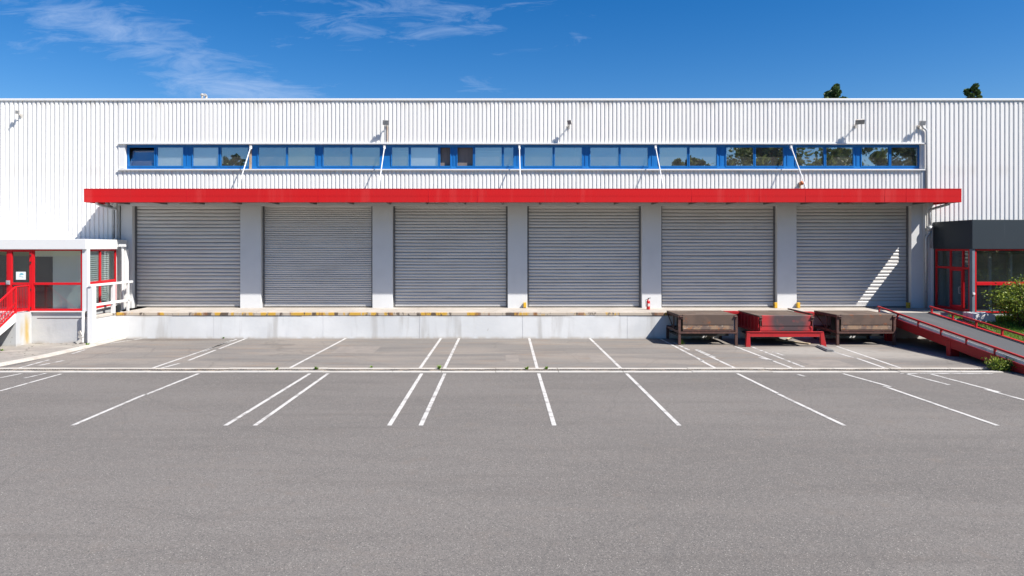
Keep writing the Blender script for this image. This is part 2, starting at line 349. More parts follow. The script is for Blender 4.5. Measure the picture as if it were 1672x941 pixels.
M['soffit'] = pmat('canopy_soffit', (.14,.14,.14), .7, layers=[dict(scale=1.2, detail=5, lo=.45, hi=.7, col=(.09,.088,.085), amt=.7)])
M['galv'] = pmat('galvanised_pipe', (.50,.51,.52), .45, metal=.4, layers=[dict(scale=5, detail=5, lo=.5, hi=.7, col=(.38,.37,.36), amt=.6)])
M['greypipe'] = pmat('grey_drain_pipe', (.40,.40,.40), .6, layers=[dict(scale=5, detail=5, lo=.5, hi=.7, col=(.2,.18,.16), amt=.6)])
M['rampdeck'] = pmat('ramp_antislip_deck', (.078,.080,.084), .85, layers=[
    dict(scale=.9, detail=5, stretch=(1.5,.4,1), lo=.45, hi=.7, col=(.105,.107,.11), amt=.7),
    dict(scale=40, detail=4, lo=.4, hi=.7, col=(.055,.056,.06), amt=.5)], bump=(60,.4,.005))
M['rubber'] = pmat('grey_rubber', (.19,.19,.19), .8, layers=[dict(scale=6, lo=.45, hi=.7, col=(.27,.265,.26), amt=.7)])
M['wood'] = pmat('pale_scrap_wood', (.48,.39,.27), .8, layers=[dict(scale=5, stretch=(.2,2,1), lo=.45, hi=.7, col=(.34,.26,.17), amt=.7)])
M['yellow'] = pmat('yellow_guard_paint', (.68,.40,.03), .55, layers=[dict(scale=6, detail=5, lo=.55, hi=.66, col=(.2,.11,.05), amt=.8)])
M['extred'] = pmat('extinguisher_red', (.62,.012,.016), .28, spec=.5, layers=[dict(scale=6, lo=.5, hi=.8, col=(.5,.014,.018), amt=.5)])
M['black'] = pmat('black_plastic', (.02,.02,.02), .45, layers=[dict(scale=6, lo=.5, hi=.8, col=(.035,.035,.035), amt=.6)])
M['label'] = pmat('pale_sticker', (.72,.70,.66), .5, layers=[dict(scale=22, stretch=(1,1,3), lo=.5, hi=.6, col=(.45,.2,.18), amt=.6)])
M['teal'] = pmat('teal_print', (.10,.42,.52), .6, layers=[dict(scale=20, lo=.5, hi=.7, col=(.2,.5,.58), amt=.5)])
M['paper'] = pmat('notice_paper', (.78,.82,.82), .7, layers=[dict(scale=3, lo=.5, hi=.8, col=(.66,.74,.76), amt=.5)])
M['lens'] = pmat('lamp_lens', (.22,.23,.24), .15, spec=.6, layers=[dict(scale=9, lo=.45, hi=.7, col=(.3,.31,.32), amt=.6)])
M['lampbody'] = pmat('weathered_lamp_housing', (.48,.46,.43), .5, layers=[dict(scale=7, detail=5, lo=.5, hi=.68, col=(.34,.29,.23), amt=.7)])
M['orange'] = pmat('orange_beacon_plastic', (.55,.13,.03), .3, spec=.5, layers=[dict(scale=9, lo=.5, hi=.8, col=(.4,.08,.02), amt=.5)])
M['rustpipe'] = pmat('rusty_conduit', (.42,.31,.22), .7, layers=[dict(scale=6, detail=5, lo=.45, hi=.65, col=(.25,.13,.07), amt=.8)])
M['grass'] = leafmat('grass_blades', (.09,.19,.015), (.22,.36,.04), 2.0)
M['soil'] = pmat('lawn_soil', (.07,.10,.03), .95, layers=[dict(scale=5, detail=5, lo=.4, hi=.65, col=(.06,.12,.022), amt=.8)])
M['leaf'] = leafmat('shrub_leaves', (.048,.098,.012), (.33,.40,.055), 1.7)
M['leafdark'] = leafmat('tree_leaves', (.028,.062,.018), (.11,.17,.045), .7)
M['leafmid'] = leafmat('broadleaf_leaves', (.075,.11,.025), (.27,.30,.085), .5)
M['bark'] = pmat('bark', (.11,.085,.062), .9, layers=[dict(scale=4, stretch=(1,1,.2), detail=5, lo=.45, hi=.7, col=(.055,.042,.032), amt=.8)], bump=(12,.6,.02,(1,1,.2)))
M['roof'] = pmat('roof_membrane', (.33,.33,.33), .8, layers=[dict(scale=.8, lo=.4, hi=.7, col=(.26,.26,.26), amt=.6)])
M['flower'] = pmat('faded_pink_flower', (.42,.16,.14), .7, layers=[dict(scale=8, lo=.4, hi=.7, col=(.3,.12,.08), amt=.6)])

# ------------------------------------------------------------------ camera
cam = bpy.data.cameras.new('camera'); co = bpy.data.objects.new('camera', cam); COL.objects.link(co)
co.location = (0, -CD, CH); co.rotation_euler = (R(90), 0, 0)
cam.sensor_width = 36; cam.lens = 36*F/1672
cam.shift_x = 21/1672; cam.shift_y = -67.5/1672
cam.clip_end = 2000; scn.camera = co

# ------------------------------------------------------------------ sun and sky
AZ, EL = 57.8, 48.8
S = Vector((math.cos(R(EL))*math.sin(R(AZ)), -math.cos(R(EL))*math.cos(R(AZ)), math.sin(R(EL))))
sl = bpy.data.lights.new('sun', 'SUN'); so = bpy.data.objects.new('sun', sl); COL.objects.link(so)
sl.energy = 4.3; sl.angle = R(.53); sl.color = (1.0, .955, .89)
so.rotation_euler = S.to_track_quat('Z', 'Y').to_euler(); so.location = (40, -40, 60)

w = bpy.data.worlds.new('World'); scn.world = w; w.use_nodes = True
nt = w.node_tree; nt.nodes.clear()
def wn(kind, **kw):
    o = nt.nodes.new(kind)
    for k, v in kw.items(): setattr(o, k, v)
    return o
L = nt.links.new
sky = wn('ShaderNodeTexSky', sky_type='NISHITA'); sky.sun_disc = False
sky.sun_elevation = R(EL); sky.sun_rotation = math.atan2(S.x, S.y)
sky.air_density = 1.0; sky.dust_density = .25; sky.ozone_density = 3.0; sky.altitude = 200
hs = wn('ShaderNodeHueSaturation'); hs.inputs['Saturation'].default_value = 1.44; hs.inputs['Value'].default_value = .625; hs.inputs['Hue'].default_value = .508; L(sky.outputs[0], hs.inputs['Color'])
bg = wn('ShaderNodeBackground'); bg.inputs['Strength'].default_value = .1
out = wn('ShaderNodeOutputWorld'); L(bg.outputs[0], out.inputs[0])
tc = wn('ShaderNodeTexCoord'); sep = wn('ShaderNodeSeparateXYZ'); L(tc.outputs['Generated'], sep.inputs[0])
def mth(op, a, b=None, clamp=False):
    o = wn('ShaderNodeMath', operation=op, use_clamp=clamp)
    for i, q in enumerate((a, b)):
        if q is None: continue
        if isinstance(q, (int, float)): o.inputs[i].default_value = q
        else: L(q, o.inputs[i])
    return o.outputs[0]
ay = mth('MAXIMUM', mth('ABSOLUTE', sep.outputs[1]), .02)
U = mth('DIVIDE', sep.outputs[0], ay); V = mth('DIVIDE', sep.outputs[2], ay)
# high thin cloud: feathery noise that only shows inside a few wide streaks of the sky
cb = wn('ShaderNodeCombineXYZ'); L(U, cb.inputs[0]); L(V, cb.inputs[1])
mp = wn('ShaderNodeMapping'); mp.inputs['Rotation'].default_value = (0,0,R(20)); mp.inputs['Scale'].default_value = (3.6, 15, 1); L(cb.outputs[0], mp.inputs[0])
n1 = wn('ShaderNodeTexNoise'); n1.inputs['Scale'].default_value = 3.0; n1.inputs['Detail'].default_value = 9; n1.inputs['Roughness'].default_value = .68; n1.inputs['Distortion'].default_value = .7
L(mp.outputs[0], n1.inputs['Vector'])
mask = None
for (px, py, rx, ry, ang, amt) in [(165,38,210,34,-15,.95),(95,62,170,26,-14,.5),(290,92,150,36,-17,.9),(385,142,120,26,-8,1.25),(650,28,260,44,0,.68),(570,20,120,30,-16,.4),
                                   (775,132,50,14,-6,.6),(790,151,55,13,-4,.75),(890,72,80,14,10,.45),(455,62,50,18,-30,.45),(20,68,110,26,-10,.5)]:
    u0, v0 = (px-CX)/F, -(py-HY)/F; ca, sa = math.cos(R(ang)), math.sin(R(ang))
    du = mth('SUBTRACT', U, u0); dv = mth('SUBTRACT', V, v0)
    a = mth('DIVIDE', mth('ADD', mth('MULTIPLY', du, ca), mth('MULTIPLY', dv, sa)), rx/F)
    b = mth('DIVIDE', mth('SUBTRACT', mth('MULTIPLY', dv, ca), mth('MULTIPLY', du, sa)), ry/F)
    q = mth('ADD', mth('MULTIPLY', a, a), mth('MULTIPLY', b, b))
    g = mth('MULTIPLY', mth('POWER', 2.718, mth('MULTIPLY', q, -.62)), amt)
    mask = g if mask is None else mth('MAXIMUM', mask, g)
thr = mth('SUBTRACT', .70, mth('MULTIPLY', mask, .42))
cl = mth('MULTIPLY', mth('SUBTRACT', n1.outputs['Fac'], thr), 2.1, True)
cl = mth('MULTIPLY', cl, .58)
cl = mth('MULTIPLY', cl, mth('GREATER_THAN', sep.outputs[2], .0))
mx = wn('ShaderNodeMixRGB'); L(cl, mx.inputs[0]); L(hs.outputs[0], mx.inputs[1]); mx.inputs[2].default_value = (2.7,3.4,4.7,1)
L(mx.outputs[0], bg.inputs[0])

# ------------------------------------------------------------------ setting: ground, apron, pavement, markings
def struct(name, mb, mat, **k):
    return tag(build(name, mb, mat, **k), None, None, kind='structure')
DY = -2.45          # face of the loading dock
struct('ground', MB().sheet([(-300,-300,0),(300,-300,0),(300,300,0),(-300,300,0)]), M['asphalt'])
struct('apron', MB().sheet([(-16.75,-10.0,.004),(22,-10.0,.004),(22,DY+.1,.004),(-16.75,DY+.1,.004)]), M['apron'])
kx = -16.75
pv = MB().prism_z([(-32,-9.9),(kx-.75,-9.9),(kx-.62,-9.0),(kx-.38,-7.6),(kx-.28,-5.5),(kx-.28,-2.6),(-18.2,-2.6),(-18.2,.05),(-32,.05)], -.05, .05)
struct('pavement', pv, M['pave'])
kb = MB()
kp = [(kx-.75,-9.9),(kx-.6,-9.0),(kx-.36,-7.6),(kx-.26,-5.5),(kx-.26,-2.46)]
for i in range(len(kp)-1):
    (a0,b0),(a1,b1) = kp[i], kp[i+1]
    kb.hexa([(a0,b0,-.05),(a0+.3,b0,-.05),(a1+.3,b1,-.05),(a1,b1,-.05)], [(a0,b0,.075),(a0+.27,b0,.065),(a1+.27,b1,.065),(a1,b1,.075)])
struct('kerb', kb, M['kerb'])

# painted bay lines
pm, fm = MB(), MB()
def line(mb, pts, w=.105, z=.008, jit=.0):
    P = [G(*p) for p in pts]
    for (x0,y0),(x1,y1) in zip(P, P[1:]):
        n = max(1, int(abs(y1-y0)/.8)); hw = w/2
        for i in range(n):
            a, b = i/n, (i+1)/n
            xa, ya, xb, yb = x0+(x1-x0)*a, y0+(y1-y0)*a, x0+(x1-x0)*b, y0+(y1-y0)*b
            mb.sheet([(xa-hw,ya,z),(xa+hw,ya,z),(xb+hw,yb,z),(xb-hw,yb,z)])
for p in [[(386,554.6),(249,601.5)], [(401.5,553.3),(358,570)], [(352,572),(308,589)], [(292,594),(262,602)],
          [(565,552.8),(473,601.5)], [(720,552.8),(686,601.5)], [(749.7,552.8),(726,601.5)], [(864,552.8),(877,601.5)], [(963,552.8),(1013.3,601.5)],
          [(1078,553.5),(1148,590)], [(1142,588),(1168,601.5)], [(1136,571.5),(1200,601.5)], [(1200,566),(1293,601.5)], [(1366.5,566),(1471,601.5)], [(1398,585),(1445,601.5)],
          [(100,611),(0,639)], [(35,610.5),(-12,620)], [(324,610.5),(238,645)], [(238,644),(118,695.5)], [(506,610.5),(368,695.5)], [(535.6,610.5),(416,695.5)],
          [(688.5,610.5),(635.6,695.5)], [(726.3,610.5),(687,695.5)], [(879.5,610.5),(905,695.5)], [(1023,610.5),(1109,695.5)], [(1204,610.5),(1270,643)], [(1271,644),(1379,695.5)],
          [(1376,610.5),(1454,632)], [(1443,631),(1629,695.5)], [(1478,610.5),(1550,629)], [(1517,610.5),(1632,641)], [(1609,636.5),(1700,661)]]:
    line(pm, p)
for p in [[(1228,567),(1313,600)], [(1138,571),(1167,584)], [(1358,574),(1398,586)], [(1262,575),(1280,581)], [(60,598),(105,589)], [(25,603),(80,588)], [(1303,612),(1314,615)],
          [(1240,584),(1262,590)], [(1100,560),(1125,572)], [(380,555.6),(330,575)], [(75,610),(40,618)], [(140,571),(118,578)],[(232,553.4),(180,561)]]:
    line(fm, p, .11)
# stripes painted alongside the drain
fm.sheet([(16.0,-10.99,.008),(13.0,-10.99,.008),(13.0,-10.88,.008),(16.0,-10.88,.008)])
pm.sheet([(17.0,-11.1,.008),(21.0,-11.1,.008),(21.0,-10.98,.008),(17.0,-10.98,.008)])
struct('road_markings', pm, M['paint']); struct('faded_road_markings', fm, M['faintpaint'])

M['patch'] = pmat('asphalt_repair', (.235,.205,.178), .93, spec=.25, layers=[dict(scale=2.2, detail=6, lo=.4, hi=.62, col=(.19,.17,.15), amt=.85), dict(scale=30, detail=5, lo=.4, hi=.66, col=(.25,.235,.22), amt=.5)], bump=(60,.4,.005))
pt_ = MB()
for (pa, pb, p0, p1) in ((826,848,580,592),(968,1000,580,592),(1330,1400,588,599),(540,610,566,577)):
    pt_.sheet([(*G(pa,p1),.0062),(*G(pb,p1),.0062),(*G(pb-(pb-CX)*.06,p0),.0062),(*G(pa-(pa-CX)*.06,p0),.0062)])
struct('asphalt_patches', pt_, M['patch'])
# drain across the lot
dr = empty('drainage_channel', (0,-10.4,0), 'long narrow drain with pale concrete edges running across the asphalt lot', 'drain')
e1, e2, gt = MB(), MB(), MB()
xs = -17.4
while xs < 16.4:
    n = min(xs + random.uniform(1.6,2.6), 16.5)
    dz = random.uniform(-.004,.006); dy = random.uniform(-.012,.012)
    e1.box(xs+.008, n-.008, -10.15+dy, -10.0+dy, -.05, .03+dz)
    e2.box(xs+.008, n-.008, -10.72+dy, -10.50+dy, -.05, .022+dz)
    xs = n
build('concrete_edge', e1, M['kerb'], dr, bevel=.008); build('concrete_edge', e2, M['kerbwhite'], dr, bevel=.008)
xs = -17.4
while xs < 16.4:
    gt.box(xs, xs+.03, -10.48, -10.18, -.02, .016); xs += .09
gt.box(-17.4, 16.5, -10.48, -10.18, -.03, .008)
build('grate', gt, M['grate'], dr)

# lawn bank right of the ramp
def bank(x, y):
    t = min(1, max(0, (-3.0 - y)/8.0)); return 1.02*(1 - t*t*(3-2*t)) + .05 + .03*mnoise.noise(Vector((x*.8,y*.8,0)))
bk = MB(); nx, ny = 20, 20
for j in range(ny+1):
    for i in range(nx+1):
        x = 19.62 + i*.62; y = -3.05 - j*.42; bk.v.append((x, y, bank(x,y) if j < ny else -.05))
for j in range(ny):
    for i in range(nx):
        a = j*(nx+1)+i; bk.f.append((a, a+1, a+nx+2, a+nx+1))
struct('lawn_bank', bk, M['soil'], smooth=True)
def blades(n, area, h, hz, w=.02):
    mb = MB()
    for _ in range(n):
        x, y = area(); z = hz(x,y); a = random.uniform(0,6.28); hh = h*random.uniform(.5,1.3); lx, ly = random.uniform(-.5,.5)*hh, random.uniform(-.5,.5)*hh
        dx, dy = math.cos(a)*w, math.sin(a)*w
        mb.add([(x-dx,y-dy,z-.02),(x+dx,y+dy,z-.02),(x+lx,y+ly,z+hh)], [(0,1,2)])
    return mb
gr = build('grass', blades(26000, lambda: (random.uniform(19.65,26.5), random.uniform(-10.8,-3.1)), .10, bank, .014), M['grass'])
tag(gr, 'bright green mown grass on the bank beside the red ramp', 'grass', kind='stuff')

# ------------------------------------------------------------------ warehouse
WH = empty('warehouse', (0,0,0), 'long white corrugated warehouse with six grey roller shutters and a red canopy', 'warehouse')
ZR = Z(165,0)                     # top of the cladding
ZT, ZB = Z(235,0), Z(277.5,0)     # window band
XL, XR = X(196,0), X(1506,0)
def corr(x0, x1, z0, z1, y, pitch, depth=.046):
    mb = MB(); prof = []; x = x0
    while x < x1 - 1e-6:
        for dx, dy in ((0,0),(pitch*.52,0),(pitch*.62,depth),(pitch*.88,depth)):
            if x+dx <= x1: prof.append((x+dx+(.007*mnoise.noise(Vector((x*1.7, z0, dx*3))) if x0 < x+dx else 0), y+dy+.006*mnoise.noise(Vector((x*.35, z1, 0)))-(.004 if int(x//1.18) % 2 else 0)))
        x += pitch
    prof.append((x1, y))
    n = len(prof)
    mb.v = [(a,b,z0) for a,b in prof] + [(a,b,z1) for a,b in prof]
    mb.f = [(i, i+1, i+1+n, i+n) for i in range(n-1)]
    return mb
build('cladding_panel', corr(-32, XL, 0, ZR, -.04, .219, .054), M['clad'], WH)
build('cladding_panel', corr(XL, XR, ZT, ZR, -.04, .1975, .038), M['clad'], WH)
build('cladding_panel', corr(XL, XR, 6.30, ZB-.03, -.04, .1975, .038), M['clad'], WH)
build('cladding_panel', corr(XR, 34, 0, ZR, -.04, .222, .034), M['clad'], WH)
core = MB()
core.box(-32, XL-.05, .012, .4, 0, ZR-.02); core.box(XR+.05, 34, .012, .4, 0, ZR-.02)
core.box(XL-.04, XR+.04, .012, .4, ZT+.015, ZR-.02); core.box(XL-.04, XR+.04, .012, .4, 6.12, ZB-.05)
core.box(-32, -31.6, .42, 26, 0, ZR-.02); core.box(33.6, 34, .42, 26, 0, ZR-.02); core.box(-31.5, 33.5, 25.6, 26, 0, ZR-.02)
build('wall', core, M['white'], WH)
build('roof', MB().box(-32, 34, .42, 26, ZR-.01, ZR+.02), M['roof'], WH)
build('parapet_cap', MB().box(-32, 34, -.09, .41, ZR, ZR+.105), M['white'], WH, bevel=.01)
# rooms behind the window band, dim, seen through the glass
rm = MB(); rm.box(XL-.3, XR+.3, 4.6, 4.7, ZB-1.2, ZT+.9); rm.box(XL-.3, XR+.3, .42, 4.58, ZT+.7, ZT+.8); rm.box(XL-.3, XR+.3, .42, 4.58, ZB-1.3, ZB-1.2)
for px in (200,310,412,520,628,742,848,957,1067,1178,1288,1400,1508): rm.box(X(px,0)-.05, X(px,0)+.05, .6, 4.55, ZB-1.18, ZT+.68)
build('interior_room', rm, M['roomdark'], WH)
# flashings
build('window_lintel', MB().box(X(194,0), X(1510,0), -.11, .21, ZT-.03, ZT+.035), M['white'], WH, bevel=.006)
build('window_sill', MB().prism_x(X(194,0), X(1509,0), [(-.13,ZB-.04),(.21,ZB-.04),(.21,ZB+.05),(-.13,ZB+.02)]), M['white'], WH, bevel=.006)
build('window_jamb', MB().box(X(195,0), X(204.5,0), -.03, .24, ZB+.05, ZT-.03), M['white'], WH)
build('window_jamb', MB().box(X(1503.5,0), X(1507,0), -.03, .24, ZB+.05, ZT-.03), M['white'], WH)
build('corner_strip', MB().box(X(1503,0), X(1511.5,0), -.075, -.043, 6.76, ZB-.045), M['galv'], WH)
# twelve windows
WIN = [((205,308.5),[(210.5,252),(257,299)]), ((308.5,407),[(315,356.5),(361,405)]), ((411,520),[(422,467),(470,514)]), ((520,628),[(528,572),(575,620)]),
       ((628,742),[(640,667),(671,715),(719,735)]), ((742,848),[(747,772),(776,819),(823,838)]), ((848,957),[(857,902),(906,950)]), ((957,1067),[(964,1010),(1013.5,1058)]),
       ((1067,1178),[(1077,1122),(1126,1170)]), ((1178,1288),[(1186,1230),(1234,1279)]), ((1288,1400),[(1300,1345),(1349,1393)]), ((1400,1503.5),[(1407,1451),(1455,1499)])]
yw = .13
zb0, zt0 = ZB+.05, ZT-.03
zpb, zpt = Z(271,yw), Z(241,yw)
OPEN = {(4,2),(5,0)}
def xw(px): return X(px, yw)
for i, ((a,b), panes) in enumerate(WIN):
    fr = MB(); x0, x1 = xw(a)+.002, xw(b)-.002
    fr.box(x0, x1, yw, yw+.1, zb0, zpb-.003); fr.box(x0, x1, yw, yw+.1, zpt+.003, zt0)
    edges = [x0] + [xw(q) for p in panes for q in p] + [x1]
    for k in range(0, len(edges), 2): fr.box(edges[k]+(0 if k == 0 else .003), edges[k+1]-(0 if k == len(edges)-2 else .003), yw+.012, yw+.085, zpb-.003, zpt+.003)
    for p in panes:             # casement rims, a little proud
        pa, pb = xw(p[0]), xw(p[1])
        fr.box(pa-.045, pa-.004, yw-.022, yw+.008, zpb-.045, zpt+.045); fr.box(pb+.004, pb+.045, yw-.022, yw+.008, zpb-.045, zpt+.045)
        fr.box(pa-.004, pb+.004, yw-.022, yw-.002, zpb-.045, zpb-.004); fr.box(pa-.004, pb+.004, yw-.022, yw-.002, zpt+.004, zpt+.045)
    if b - panes[-1][1] > 4:    # vertical ribs on the panel between two windows
        xm = (xw(panes[-1][1]) + x1)/2; fr.box(xm+.05, xm+.075, yw-.01, yw+.012, zpb, zpt)
    win = build('window', fr, M['blue'], WH)
    gm = MB(); bl = MB(); bg_ = MB()
    for k, p in enumerate(panes):
        pa, pb = xw(p[0]), xw(p[1])
        if (i,k) in OPEN:
            build('curtain', MB().box(pa-.06, pb+.06, yw+.16, yw+.19, zpb-.04, zpt+.04), M['brown'], win); continue
        if (i,k) == (0,0):      # tilted-in hopper pane
            gm.hexa([(pa,yw+.06,zpb),(pb,yw+.06,zpb),(pb,yw+.068,zpb),(pa,yw+.068,zpb)], [(pa+.04,yw+.26,zpt-.06),(pb,yw+.26,zpt-.06),(pb,yw+.268,zpt-.06),(pa+.04,yw+.268,zpt-.06)])
        else:
            t1, t2, t3, t4 = [random.uniform(-.006,.006) for _ in range(4)]
            gm.hexa([(pa-.002,yw+.034+t1,zpb-.002),(pb+.002,yw+.034+t2,zpb-.002),(pb+.002,yw+.040+t2,zpb-.002),(pa-.002,yw+.040+t1,zpb-.002)], [(pa-.002,yw+.034+t3,zpt+.002),(pb+.002,yw+.034+t3+t2-t1,zpt+.002),(pb+.002,yw+.040+t3+t2-t1,zpt+.002),(pa-.002,yw+.040+t3,zpt+.002)])
        if (i,k) in {(0,1),(1,0),(4,1)}: bl.box(pa-.03, pb+.03, yw+.065, yw+.075, zpb-.02, zpt+.02)
        if (i,k) in {(4,0),(0,0),(5,1)}:
            bl2 = bg_.box(pa-.03, pb+.03, yw+.42, yw+.44, zpb-.02, zpt-.1)
    build('glazing', gm, M['glassup'], win)
    if bl.v: build('blind', bl, M['blind'], win)
    if bg_.v: build('blind', bg_, M['blindgrey'], win)
build('window_post', MB().box(xw(407)+.003, xw(411)-.003, yw-.03, yw+.09, zb0, zt0), M['rustpipe'], WH)

# pillars, lintel beam and shutters
DT = 1.153                         # dock level
PIL = [(197,216),(392,426),(608,641),(829,861),(1048,1080),(1269,1301),(1488,1510)]
for a, b in PIL:
    build('pillar', MB().box(X(a,0), X(b,0), .0, .55, DT-.02, 6.10), M['pillar'], WH, bevel=.012)
build('lintel_beam', MB().box(X(196,0), X(1510,0), .004, .55, 6.095, 6.30), M['pillar'], WH)
SH = [(216,392,27),(426,608,46),(641,829,32),(861,1048,31),(1080,1269,30),(1301,1488,29)]
ys = .30
for si, (a, b, n) in enumerate(SH):
    x0, x1 = X(a,0)+.05, X(b,0)-.05
    z0, z1 = DT+.13, 6.12
    rnd = random.Random(si*7+3); mb = MB(); nc = 36
    hts = [1 + rnd.uniform(-.09,.09) for _ in range(n)]; s_ = sum(hts); zz = z0; rows = []
    for k in range(n):
        h = (z1-z0)*hts[k]/s_; dep = min(.021, h*.16)*rnd.uniform(.8,1.15); sag = rnd.uniform(-.006,.006)
        for t, q in ((0,-.7),(.12,-.7),(.14,.25),(.25,.65),(.42,.97),(.60,1),(.78,.82),(.90,.45),(.97,.10),(.985,-.7)):
            rows.append((zz+h*t, dep*q, k, sag))
        zz += h
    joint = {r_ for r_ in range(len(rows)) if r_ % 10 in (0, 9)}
    rows.append((z1, 0, n, 0))
    bend_at = [(rnd.uniform(x0+.6, x1-.6), rnd.randrange(n), rnd.uniform(.3,.8), rnd.uniform(-.022,.022)) for _ in range(5)]
    for (z, dp, k, sag) in rows:
        for c in range(nc+1):
            x = x0 + (x1-x0)*c/nc
            nn = mnoise.noise(Vector((x*.9+si*9, z*.8, 3.1)))*.008 + mnoise.noise(Vector((x*1.3, k*3.7+si, 1.7)))*.004
            for bx0, bk_, bw, ba in bend_at:
                if abs(k-bk_) < 2: nn += ba*math.exp(-((x-bx0)/bw)**2)*(1 if k == bk_ else .4)
            wob = mnoise.noise(Vector((x*.55+si*5, k*.6, 8.0)))*.010
            mb.v.append((x, ys - dp + nn, min(max(z + wob + sag, z0), z1)))
    for r_ in range(len(rows)-1):
        for c in range(nc):
            q = r_*(nc+1)+c; mb.f.append((q, q+1, q+nc+2, q+nc+1))
    sh = build('roller_shutter', mb, M['shutter'], WH, label='roller shutter with much finer slats' if si == 1 else None)
    sh.data.materials.append(M['shutterjointshade'])
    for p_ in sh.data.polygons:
        if p_.index//nc in joint: p_.material_index = 1  # groove faces take the painted shade
    for ga, gb in ((X(a,0)+.002, x0+.035), (x1-.035, X(b,0)-.002)):
        build('guide_rail', MB().box(ga, gb, ys-.075, ys+.08, DT+.002, 6.12), M['shutterdark'], sh)
    bb = MB(); bb.box(x0+.04, x1-.04, ys-.045, ys+.03, DT+.045, DT+.17); bb.box(x0+.04, x1-.04, ys-.07, ys-.047, DT+.06, DT+.09)
    build('bottom_bar', bb, M['shutter'], sh, bevel=.006)
    build('rubber_seal', MB().box(x0+.04, x1-.04, ys-.03, ys+.02, DT+.002, DT+.043), M['black'], sh)
build('dock_back_wall', MB().box(X(216,0), X(1488,0), ys+.12, ys+.24, DT-.02, 6.1), M['dark'], WH)

# canopy
cf = -2.02
cx0, cx1 = X(137,cf), X(1570,cf)
zc0, zc1 = Z(330.5,cf), Z(309,cf)
can = build('canopy', MB().box(cx0+.03, cx1-.03, cf+.05, -.045, zc0+.10, zc1-.03), M['soffit'], WH)
fas = MB()
zs = zc0 + (zc1-zc0)*.47
fas.box(cx0, cx1, cf, cf+.045, zc0, zs-.004); fas.box(cx0, cx1, cf+.02, cf+.045, zs-.004, zs+.004); fas.box(cx0, cx1, cf-.004, cf+.045, zs+.004, zc1)
for xa, xb in ((cx0, cx0+.04), (cx1-.04, cx1)): fas.box(xa, xb, cf+.047, -.05, zc0, zc1)
fas.box(cx0, cx1, cf-.012, cf+.12, zc1, zc1+.025)
build('fascia', fas, M['red'], can)
for px in (305,520,700,780,1130,1240,1316,1445,1480): build('panel_joint', MB().box(X(px,cf)-.010, X(px,cf)+.010, cf-.008, cf-.0045, zc0+.005, zc1-.004), M['redframe'], can)
for k in range(22):
    x = cx0+1 + k*(cx1-cx0-2)/21; build('soffit_beam', MB().box(x-.04, x+.04, cf+.06, -.06, zc0+.02, zc0+.098), M['soffit'], can)
for px in (310,715,1165,1390):
    build('soffit_lamp', MB().box(X(px,-1)-.45, X(px,-1)+.45, -1.1, -.95, zc0-.05, zc0+.015), M['lampbody'], can, bevel=.01)
# tie rods from the facade down to the canopy edge
for px in (410,628,848,1070,1291):
    x = X(px,-.05); zt = Z(241,-.1); rd = MB()
    rd.tube([(x,-.12,zt),(x,cf+.25,zc1-.02)], .024, 8); rd.box(x-.045, x+.045, -.14, -.04, zt-.06, zt+.09); rd.tube([(x,-.08,zt),(x,-.2,zt-.10)], .05, 8)
    build('tie_rod', rd, M['white'], can, bevel=.0)
# rain pipes
def bend(pts, r=.08, n=4):
    out = [Vector(pts[0])]
    for i in range(1, len(pts)-1):
        p = Vector(pts[i]); a = (Vector(pts[i-1])-p); b = (Vector(pts[i+1])-p)
        ra = min(r, a.length*.45, b.length*.45); A = p + a.normalized()*ra; B = p + b.normalized()*ra
        for k in range(n+1):
            t = k/n; out.append(A*(1-t)**2 + p*2*t*(1-t) + B*t*t)
    out.append(Vector(pts[-1])); return out
xp = X(190.5,-.15)
dp = MB().tube(bend([(X(157,-1.7),-1.7,zc0+.04),(X(159,-1.6),-1.6,zc0-.06),(xp,-.17,Z(342,-.1)),(xp,-.17,Z(390,-.1)),(xp-.15,-.17,Z(394,-.1))],.14), .06, 10)
build('rain_pipe', dp, M['galv'], WH, smooth=True)
build('rain_pipe', MB().tube(bend([(X(173,-1),-1.0,zc0+.04),(X(186,-.1),-.11,Z(341,-.1)),(X(186,-.1),-.11,Z(393,-.1))],.12), .05, 10), M['greypipe'], WH, smooth=True)
xq = X(1517,-.15)
rp = MB().tube(bend([(X(1551,-1.7),-1.7,zc0+.03),(X(1549,-1.6),-1.6,zc0-.06),(xq,-.17,Z(343,-.1)),(xq,-.17,Z(371,-.1))],.14), .06, 10)
rp.lathe((xq,-.17,Z(378,-.1)), [(.06,0),(.13,.1),(.13,.24),(.07,.26)], 12)
rp.tube(bend([(xq,-.17,Z(376,-.1)),(xq-.02,-.17,Z(382,-.1)),(xq-.16,-.17,Z(388,-.1)),(xq-.16,-.17,DT+.02)],.14), .062, 10)
rp.tube([(xq+.12,-.12,Z(369,-.1)),(xq+.12,-.12,Z(405,-.1))], .035, 8)
build('rain_pipe', rp, M['galv'], WH, smooth=True)

# ------------------------------------------------------------------ loading dock
DK = empty('loading_dock', (0,DY,0), 'raised loading dock with white painted front and chipped yellow edge', 'loading dock')
xl, xr = -17.2, 20.9
dm = MB(); joints = [-17.2] + [X(p,DY) for p in (348,527,685,853,1024,1290)] + [xr]
for a, b in zip(joints, joints[1:]):
    dm.box(a+.006 if a > xl else xl-.23, b-.006, DY+random.uniform(0,.004), DY+.3, -.1, DT-.125)
dm.box(xl, xr, DY+.02, DY+.28, -.1, DT-.14)
build('dock_wall', dm, M['whiteconc'], DK, bevel=.006)
build('dock_floor', MB().box(xl+.01, xr, DY+.06, .32, DT-.12, DT), M['docktop'], DK)
eg = MB(); a = xl
while a < 16.8:
    b = min(a + random.uniform(2.2,3.2), 16.9); dy = random.uniform(-.008,.008)
    eg.box(a+.004, b-.004, DY-.018+dy, DY+.058, DT-.122, DT+.012); a = b
build('edge_guard', eg, M['edgeguard'], DK, bevel=.012)
